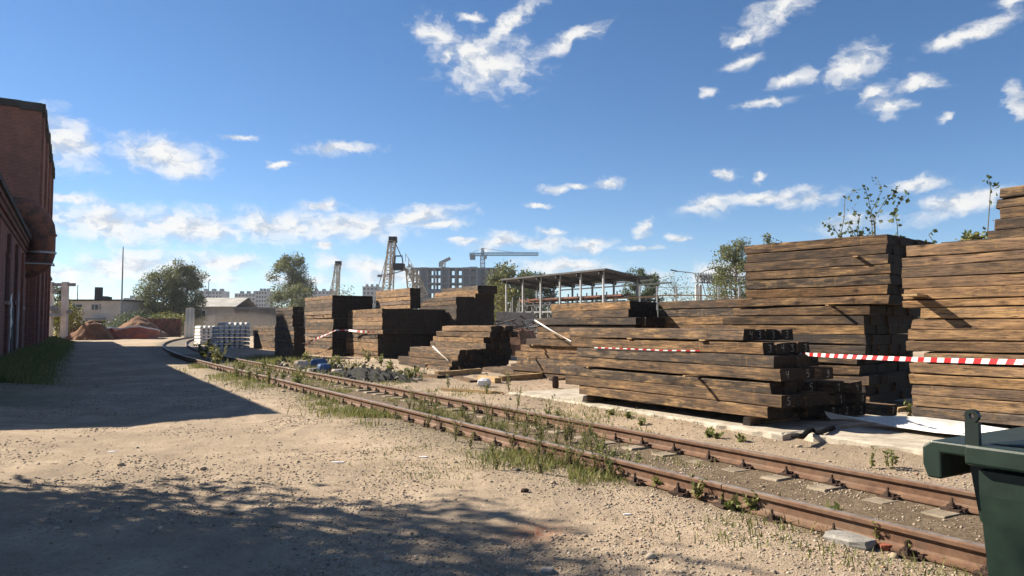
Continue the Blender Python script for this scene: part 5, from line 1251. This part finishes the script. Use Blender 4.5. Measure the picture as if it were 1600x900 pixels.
def tarp():
    c = G(590, 592); n = 70; g = np.linspace(-1, 1, n); X, Y = np.meshgrid(g, g, indexing='ij')
    R = np.sqrt(X ** 2 + Y ** 2); fold = np.abs(fbm(X * 3 + 2 * Y, Y * 7, 71, 4) - .5) * 2; Z = (0.27 * (1 - R ** 2.2) * (0.45 + 1.1 * fbm(X * 2, Y * 2, 73, 3)) + .22 * fold * (R < 1.05) - .06)
    V = []; 
    for i in range(n):
        for j in range(n):
            p = st(0, 0) ; a = X[i, j] * 2.7; b = Y[i, j] * .8; q = Vector((c.x, c.y)) - W2 * a + N2 * b; V.append((q.x, q.y, Z[i, j]))
    i, j = np.meshgrid(np.arange(n-1), np.arange(n-1), indexing='ij'); Fq = np.stack([i*n+j, (i+1)*n+j, (i+1)*n+j+1, i*n+j+1], -1).reshape(-1, 4)
    o = link('tarpaulin_heap', fast_mesh('tarpaulin_heap', np.array(V), Fq, M_black)); tag(o, 'crumpled black plastic tarpaulin heap beside the far rail', 'tarpaulin')
tarp()
def blob(name, label, cat, px, py, sx, sy, sz, mat, seed, z=0.0, cham=.25, yaw=0.0):
    r = random.Random(seed); P = G(px, py); mb = MB(); nx = 6; vs = []
    for k in range(5):
        zz = k / 4; s = 1 - cham * abs(2 * zz - 1) ** 3
        for i in range(10): a = 2 * math.pi * i / 10; ca, sa = math.cos(a), math.sin(a); q = 1 / max(abs(ca), abs(sa)) ** .75; vs.append((ca * q * sx / 2 * s * r.uniform(.9, 1.05), sa * q * sy / 2 * s * r.uniform(.9, 1.05), zz * sz + r.uniform(-.02, .02) * sz))
    fs = [(k*10+i, k*10+(i+1) % 10, k*10+10+(i+1) % 10, k*10+10+i) for k in range(4) for i in range(10)] + [tuple(range(10))[::-1], tuple(40+i for i in range(10))]
    mb.add(vs, fs); o = mb.build(name, mat); o.location = (P.x, P.y, gz(P) - .02 + z); o.rotation_euler = (0, 0, yaw); tag(o, label, cat); return o
blob('plastic_canister', 'blue plastic canister lying by the far rail', 'canister', 498, 577, .62, .36, .34, M_blue, 1, yaw=.2)
blob('plastic_canister', 'lighter blue rounded canister in front of the other one', 'canister', 506, 582, .45, .35, .30, M_blue, 2, yaw=-.2)
blob('foam_lump', 'pale yellow foam lump by the blue canisters', 'foam', 470, 577, .5, .4, .32, M_cream, 3)
blob('foam_lump', 'dirty white foam piece in front of the canisters', 'foam', 488, 583, .35, .3, .2, M_cream, 4)
blob('foam_lump', 'pale foam piece before the tarpaulin heap', 'foam', 527, 586, .4, .3, .2, M_cream, 5)
blob('concrete_block', 'grey broken concrete block resting against the near rail', 'concrete block', 1328, 848, .36, .20, .085, M_concg, 6, cham=.05, yaw=ANG_U)
blob('red_brick', 'broken red brick piece beside the near rail', 'brick', 1383, 857, .09, .07, .06, M_brickr := simple('red brick piece', (.32, .10, .055), (.2, .06, .035), 20, .9), 7, cham=.08)
blob('dark_rock', 'dark stone beside the near rail', 'stone', 1253, 800, .10, .08, .07, M_concg, 8, cham=.3)
blob('dark_rock', 'dark lump of slag on the road', 'stone', 820, 770, .08, .07, .05, M_bolt, 9, cham=.3)
blob('dark_rock', 'dark stone standing on the dirt bank', 'stone', 868, 613, .16, .14, .30, M_bolt, 10, cham=.2)
blob('dark_rock', 'flat dark stone lying on the road verge', 'stone', 856, 889, .10, .08, .05, M_concg, 11, cham=.3)
blob('white_bag', 'small crumpled white bag on the dirt bank', 'bag', 757, 611, .35, .25, .22, M_wtape, 12, cham=.5)
for i, (px, py, sx, sy) in enumerate(((528, 721, .16, .05), (662, 716, .10, .06), (980, 804, .07, .03), (175, 706, .12, .05))):
    blob('litter_scrap', ['flattened white paper strip on the sunny road', 'round white lid on the sunny road', 'shard of pale plastic beside the tyre tracks', 'thin pale wrapper on the road'][i], 'litter', px, py, sx, sy, .012, M_wtape, 20 + i, z=.02)
# shreds and crumbs of rubbish along the far rail
def debris():
    rng = np.random.default_rng(17); n = 800; s = rng.uniform(19, 31, n); q = rng.normal(2.3, .8, n); k = q > 1.15; s, q = s[k], q[k]; n = len(s)
    t = tcen(s) + q; x = s * W2.x + t * N2.x; y = s * W2.y + t * N2.y; P = np.stack([x, y, ground_h(x, y) + .03], -1)
    V, Fa = leaf_arrays(P, rng.uniform(.05, .26, n), rng, .6, -.25); V[:, 2] = np.maximum(V[:, 2], 0.02)
    m = mat_leaf('plastic shreds', [(.012, .012, .014), (.02, .02, .022), (.05, .045, .04), (.30, .27, .22), (.016, .016, .018), (.16, .12, .08)], .05)
    o = link('debris', fast_mesh('debris', V, Fa, m)); tag(o, 'shreds of plastic and rubbish strewn beside the far rail', 'debris', kind='stuff')
debris()
# twisted cable on the slab
mb = MB(); r = random.Random(5)
pts = [G(1238 + k * 8, 684 - k * 1.6 + 3 * math.sin(k * 1.3), .17) + Vector((0, 0, .02 + .02 * math.sin(k * 2.2))) for k in range(9)]
mb.tube(pts, .035, 7); o = mb.build('cable_coil', M_black); tag(o, 'thick dark twisted cable on the concrete slab edge', 'cable')

# ------------------------------------------------------------------ weeds and grass
def weed(px, py, h, seed, label, group='weeds along the rails', mat=None, leaf=.05, n=60, spread=.3, z=None, Y=None, stems=4, name='weed_plant', cat='weed', straight=.6):
    rng = np.random.default_rng(seed); r = random.Random(seed)
    if Y: P = at(px, py, Y)
    else: P = G(px, py); P.z = gz(P)
    if z is not None: P.z = z
    root = empty(name, P); tag(root, label, cat, group); mb = MB(); Lp = []; 
    for s in range(stems):
        a = r.uniform(0, 6.283); q = spread * h * r.uniform(.2, 1); hh = h * r.uniform(.55, 1)
        pts = [Vector((math.cos(a) * q * f ** 1.5, math.sin(a) * q * f ** 1.5, hh * f)) + Vector((r.uniform(-1, 1), r.uniform(-1, 1), 0)) * .02 * h for f in (0, .3, .6, 1)]; pts[0].z = -.03
        mb.tube(pts, [h * .008 + .001, h * .006 + .001, h * .004 + .001, .001], 4)
        for k in range(n // stems):
            f = r.uniform(.12, 1) ** .8 * 3; i = min(2, int(f)); Lp.append(list(pts[i].lerp(pts[i + 1], f - i)))
    mb.build('stem', M_twig, root)
    V, Fa = leaf_arrays(np.array(Lp), leaf, rng, .5, -.1); link('leaves', fast_mesh('leaves', V, Fa, mat or M_weed), None, root)
LW = 'scrubby green weed growing among the near rail gravel'
rw = random.Random(12)
near_spots = [(690, 668), (712, 690), (735, 700), (752, 676), (770, 712), (800, 700), (820, 690), (842, 712), (860, 722), (885, 728), (905, 716), (655, 655), (640, 640), (900, 735), (930, 738), (868, 700), (790, 690), (730, 668), (775, 735), (620, 640), (668, 668), (845, 740)] + [(rw.uniform(640, 940), 0) for k in range(34)]
near_spots = [(a, b or 562 + (a - 480) * .2357 + 43 + rw.uniform(-26, 14)) for a, b in near_spots]
for i, (px, py) in enumerate(near_spots): weed(px, py, rw.uniform(.18, .5), 100 + i, LW, n=120, leaf=.028, spread=.5, stems=9, mat=[M_weed, M_grass, M_leafy][i % 3])
for i, (px, py, h) in enumerate(((940, 720, .42), (965, 738, .36), (990, 742, .3), (955, 745, .25), (1090, 780, .22), (1175, 800, .18))): weed(px, py, h, 140 + i, 'leafy weed clump against the bare near rail', n=110, leaf=.045, spread=.5, stems=6)
for i, (px, py, h) in enumerate(((1385, 735, .30), (1395, 738, .22), (1362, 735, .26))): weed(px, py, h, 150 + i, 'upright weed on the sunny bank below the concrete slab', n=36, leaf=.05, spread=.2, stems=3)
for i, (px, py, h) in enumerate(((1372, 850, .20), (1410, 858, .16), (1420, 862, .13))): weed(px, py, h, 155 + i, 'small weed beside the broken brick at the near rail', n=50, leaf=.03, spread=.4, stems=5)
for i, (px, py, h) in enumerate(((1120, 655, .55), (1125, 660, .4))): weed(px, py, h, 160 + i, 'thin tall weed before the low front stack', n=50, leaf=.04, spread=.3, stems=4, z=.12)
weed(1288, 672, .35, 165, 'weed rooted at the corner of the white sheet', n=40, leaf=.045, z=.14); weed(1424, 665, .28, 166, 'yellow tuft beside the batten near the tan stack', n=70, leaf=.07, spread=.6, stems=9, z=.15, mat=M_grass)
weed(1445, 664, .12, 167, 'low tuft under the tan stack', n=30, leaf=.05, z=.15, mat=M_grass)
for i in range(14):
    px = rw.uniform(320, 480); py = 566 + (px - 320) * .20 + rw.uniform(-3, 16); weed(px, py, rw.uniform(.25, .6), 170 + i, 'bushy roadside weed by the track in the shade edge', n=150, leaf=.065, spread=.5, stems=7, mat=M_weed if i % 3 else M_leafy)
weed(318, 562, 1.0, 190, 'tall bushy weed clump at the shadow edge by the track', n=320, leaf=.13, spread=.55, stems=12, mat=M_leafd); weed(340, 574, 1.0, 191, 'yellow green weed clump beside the tall one by the track', n=260, leaf=.12, spread=.6, stems=12, mat=M_leafy)
for i, (px, py) in enumerate(((608, 588), (640, 598), (595, 575), (515, 580), (480, 566), (530, 574), (445, 558), (575, 570))): weed(px, py, rw.uniform(.35, .75), 200 + i, 'leafy weed growing through the rubbish beside the far rail', n=110, leaf=.10, spread=.6, stems=7)
for i, (px, py, h) in enumerate(((855, 655, .5), (808, 640, .5), (870, 660, .35), (700, 612, .4), (660, 600, .4), (795, 618, .6), (760, 620, .35))): weed(px, py, h, 215 + i, 'wispy weed standing on the bank by the far rail', n=60, leaf=.05, spread=.35, stems=5)
# flat leafy rosettes
for i, (px, py) in enumerate(((980, 660), (1000, 668), (955, 655), (1105, 686), (1120, 689), (1160, 694), (1140, 795), (1180, 797), (1028, 760), (1300, 806))): weed(px, py, .09, 230 + i, 'low broad leaved rosette on the trackside dirt', n=40, leaf=.075, spread=1.2, stems=8, group='low rosettes by the track', name='leaf_rosette')
# saplings behind the two-tier stack and on the tan stack
def sapling(px0, ybase, pts, Y, seed, label, n, leaf):
    rng = np.random.default_rng(seed); P = at(px0, ybase, Y); root = empty('birch_sapling', (P.x, P.y, 0)); tag(root, label, 'sapling', 'saplings growing above the stacks'); mb = MB(); Lp = []
    for line in pts:
        q = [at(x, y, Y) - Vector((P.x, P.y, 0)) for x, y in line]; q = [Vector((a.x, a.y + rng.uniform(-.25, .25), a.z)) for a in q]
        q[0] = Vector((q[0].x, 0, q[0].z)); mb.tube([Vector((q[0].x * .5, 0, -.1))] + q, [.012] + [.010 - .008 * i / len(q) for i in range(len(q))], 5)
        for k in range(n): f = rng.uniform(.0, 1) * (len(q) - 1); i = min(len(q) - 2, int(f)); Lp.append(list(q[i].lerp(q[i + 1], f - i) + Vector(rng.normal(size=3) * .05)))
    mb.build('stem', M_twig, root); V, Fa = leaf_arrays(np.array(Lp), leaf, rng, .75, .5); link('leaves', fast_mesh('leaves', V, Fa, M_leafd), None, root)
YS = 16.2
sapling(1365, 380, [[(1365, 380), (1368, 330), (1372, 300), (1376, 272)], [(1366, 350), (1352, 310), (1345, 298)], [(1367, 340), (1385, 312), (1397, 295)]], YS, 1, 'branching birch sapling sticking up behind the two tier stack', 26, .10)
sapling(1310, 385, [[(1310, 385), (1316, 340), (1325, 310), (1334, 298)], [(1312, 370), (1300, 352), (1296, 345)]], YS, 2, 'leaning slim sapling behind the far half of the two tier stack', 16, .10)
sapling(1338, 385, [[(1338, 385), (1338, 340), (1336, 322)], [(1338, 370), (1328, 345)]], YS, 3, 'short twiggy sapling amid the others above the two tier stack', 14, .10)
sapling(1404, 385, [[(1404, 385), (1402, 350), (1406, 325), (1409, 306)]], YS, 4, 'sapling with one dark leaf cluster near the stack corner', 26, .12)
sapling(1320, 385, [[(1320, 385), (1318, 360)], [(1345, 385), (1347, 355)], [(1352, 385), (1358, 358)], [(1330, 385), (1326, 362)]], YS, 5, 'low leafy shoots along the top of the two tier stack', 16, .11)
sapling(1542, 380, [[(1542, 380), (1542, 320), (1544, 295), (1541, 278)]], 13.4, 6, 'single tall shoot beside the small stepped heap', 20, .10)
sapling(1464, 385, [[(1464, 385), (1460, 365), (1468, 356)]], 14, 7, 'tiny dark shoot above the tan stack', 8, .09)
for i, (px, h) in enumerate(((1515, .25), (1525, .3), (1533, .28), (1505, .16))): weed(px, 368, h, 260 + i, 'grassy tuft showing over the tan stack top', group='tufts on the tan stack', n=60, leaf=.09, spread=.7, stems=8, Y=11.9, z=2.86, mat=M_grass)

def grass():
    rng = np.random.default_rng(3); xs = []; ys = []; hs = []
    def blades(n, s0, s1, q0, q1, hmin, hmax, clump=41, thr=.5):
        s = rng.uniform(s0, s1, n); q = rng.normal((q0 + q1) / 2, abs(q1 - q0) / 2, n); t = tcen(s) + q; x = s * W2.x + t * N2.x; y = s * W2.y + t * N2.y
        k = fbm(x * .9, y * .9, clump, 3) > thr; xs.append(x[k]); ys.append(y[k]); hs.append(rng.uniform(hmin, hmax, k.sum()))
    blades(11000, 6.0, 15, -1.4, -.6, .03, .14, 41, .54); blades(8000, 6, 22, -.5, .3, .03, .12, 42, .53); blades(6000, 12, 32, -1.6, -.8, .05, .16, 43, .53)
    blades(2500, 0, 7, -1.5, -.8, .03, .10, 44, .55); blades(6000, 8, 22, 1.1, 2.2, .03, .11, 45, .52); blades(9000, 18, 36, 1.1, 2.9, .06, .26, 46, .47); blades(3500, 3, 9, -2.6, -1.4, .02, .06, 47, .6)
    # verge by the brick wall
    n = 52000; Y = 19 + 55 * rng.uniform(0, 1, n) ** 1.2; wv = np.abs(rng.normal(0, 1.0, n)) + (Y - 20) * .012; x = -.5905 * Y - 2.75 + wv; k = (wv < 2.2 + 1.2 * fbm(x * .5, Y * .5, 81, 3)); xs.append(x[k]); ys.append(Y[k]); hs.append(rng.uniform(.08, .34, k.sum()) * np.clip(1.25 - wv[k] / 2.6, .15, 1) * (1 + Y[k] / 120))
    x = np.concatenate(xs); y = np.concatenate(ys); h = np.concatenate(hs); n = len(x); z = ground_h(x, y) - .01; a = rng.uniform(0, 6.283, n); w = .0035 + .03 * h * rng.uniform(.5, 1, n) * .6 + .00012 * y ; le = rng.uniform(.1, .7, n) * h; b = rng.uniform(0, 6.283, n)
    B = np.stack([x, y, z], -1); d = np.stack([np.cos(a) * w, np.sin(a) * w, 0 * w], -1); l1 = np.stack([np.cos(b) * le * .35, np.sin(b) * le * .35, h * .6], -1); l2 = np.stack([np.cos(b) * le, np.sin(b) * le, h], -1)
    V = np.stack([B - d, B + d, B + l1 + d * .7, B + l2, B + l1 - d * .7], 1).reshape(-1, 3); o5 = np.arange(n)[:, None] * 5
    Fa = np.concatenate([o5 + np.array([[0, 1, 2]]), o5 + np.array([[0, 2, 4]]), o5 + np.array([[4, 2, 3]])])
    o = link('grass', fast_mesh('grass', V, Fa, M_grass)); tag(o, 'green and dry grass along the rails and brick wall', 'grass', kind='stuff')
grass()

# ------------------------------------------------------------------ air
def haze():
    mb = MB(); mb.box((0, 330, 30), (1700, 1500, 64)); m = bpy.data.materials.new('thin haze'); m.use_nodes = True; nt = m.node_tree; nt.nodes.clear()
    pv = nd(nt, 'ShaderNodeVolumePrincipled', {'Color': (0.80, 0.87, 1.0, 1), 'Density': HAZE, 'Anisotropy': 0.2}); nd(nt, 'ShaderNodeOutputMaterial', {'Volume': pv.outputs[0]})
    o = mb.build('haze', m); tag(o, 'thin pale haze in the air', 'haze', kind='stuff')
HAZE = 0.00022
if HAZE: haze()

def dust():
    P = at(375, 500, 84); v, f = ico(); mb = bpy.data.meshes.new('dust_cloud'); mb.from_pydata([tuple(a) for a in v], [], [tuple(int(k) for k in a) for a in f])
    m = bpy.data.materials.new('dust in the air'); m.use_nodes = True; nt = m.node_tree; nt.nodes.clear()
    pv = nd(nt, 'ShaderNodeVolumePrincipled', {'Color': (0.95, 0.82, 0.66, 1), 'Density': 0.013, 'Anisotropy': 0.3}); nd(nt, 'ShaderNodeOutputMaterial', {'Volume': pv.outputs[0]})
    o = link('dust_cloud', mb, m); o.location = (P.x, 84, 1.2); o.scale = (8.5, 7, 2.6); sb = o.modifiers.new('s', 'SUBSURF'); sb.levels = 2; sb.render_levels = 2
    tag(o, 'pale dust drifting behind the white concrete sleepers', 'dust', kind='stuff')
dust()
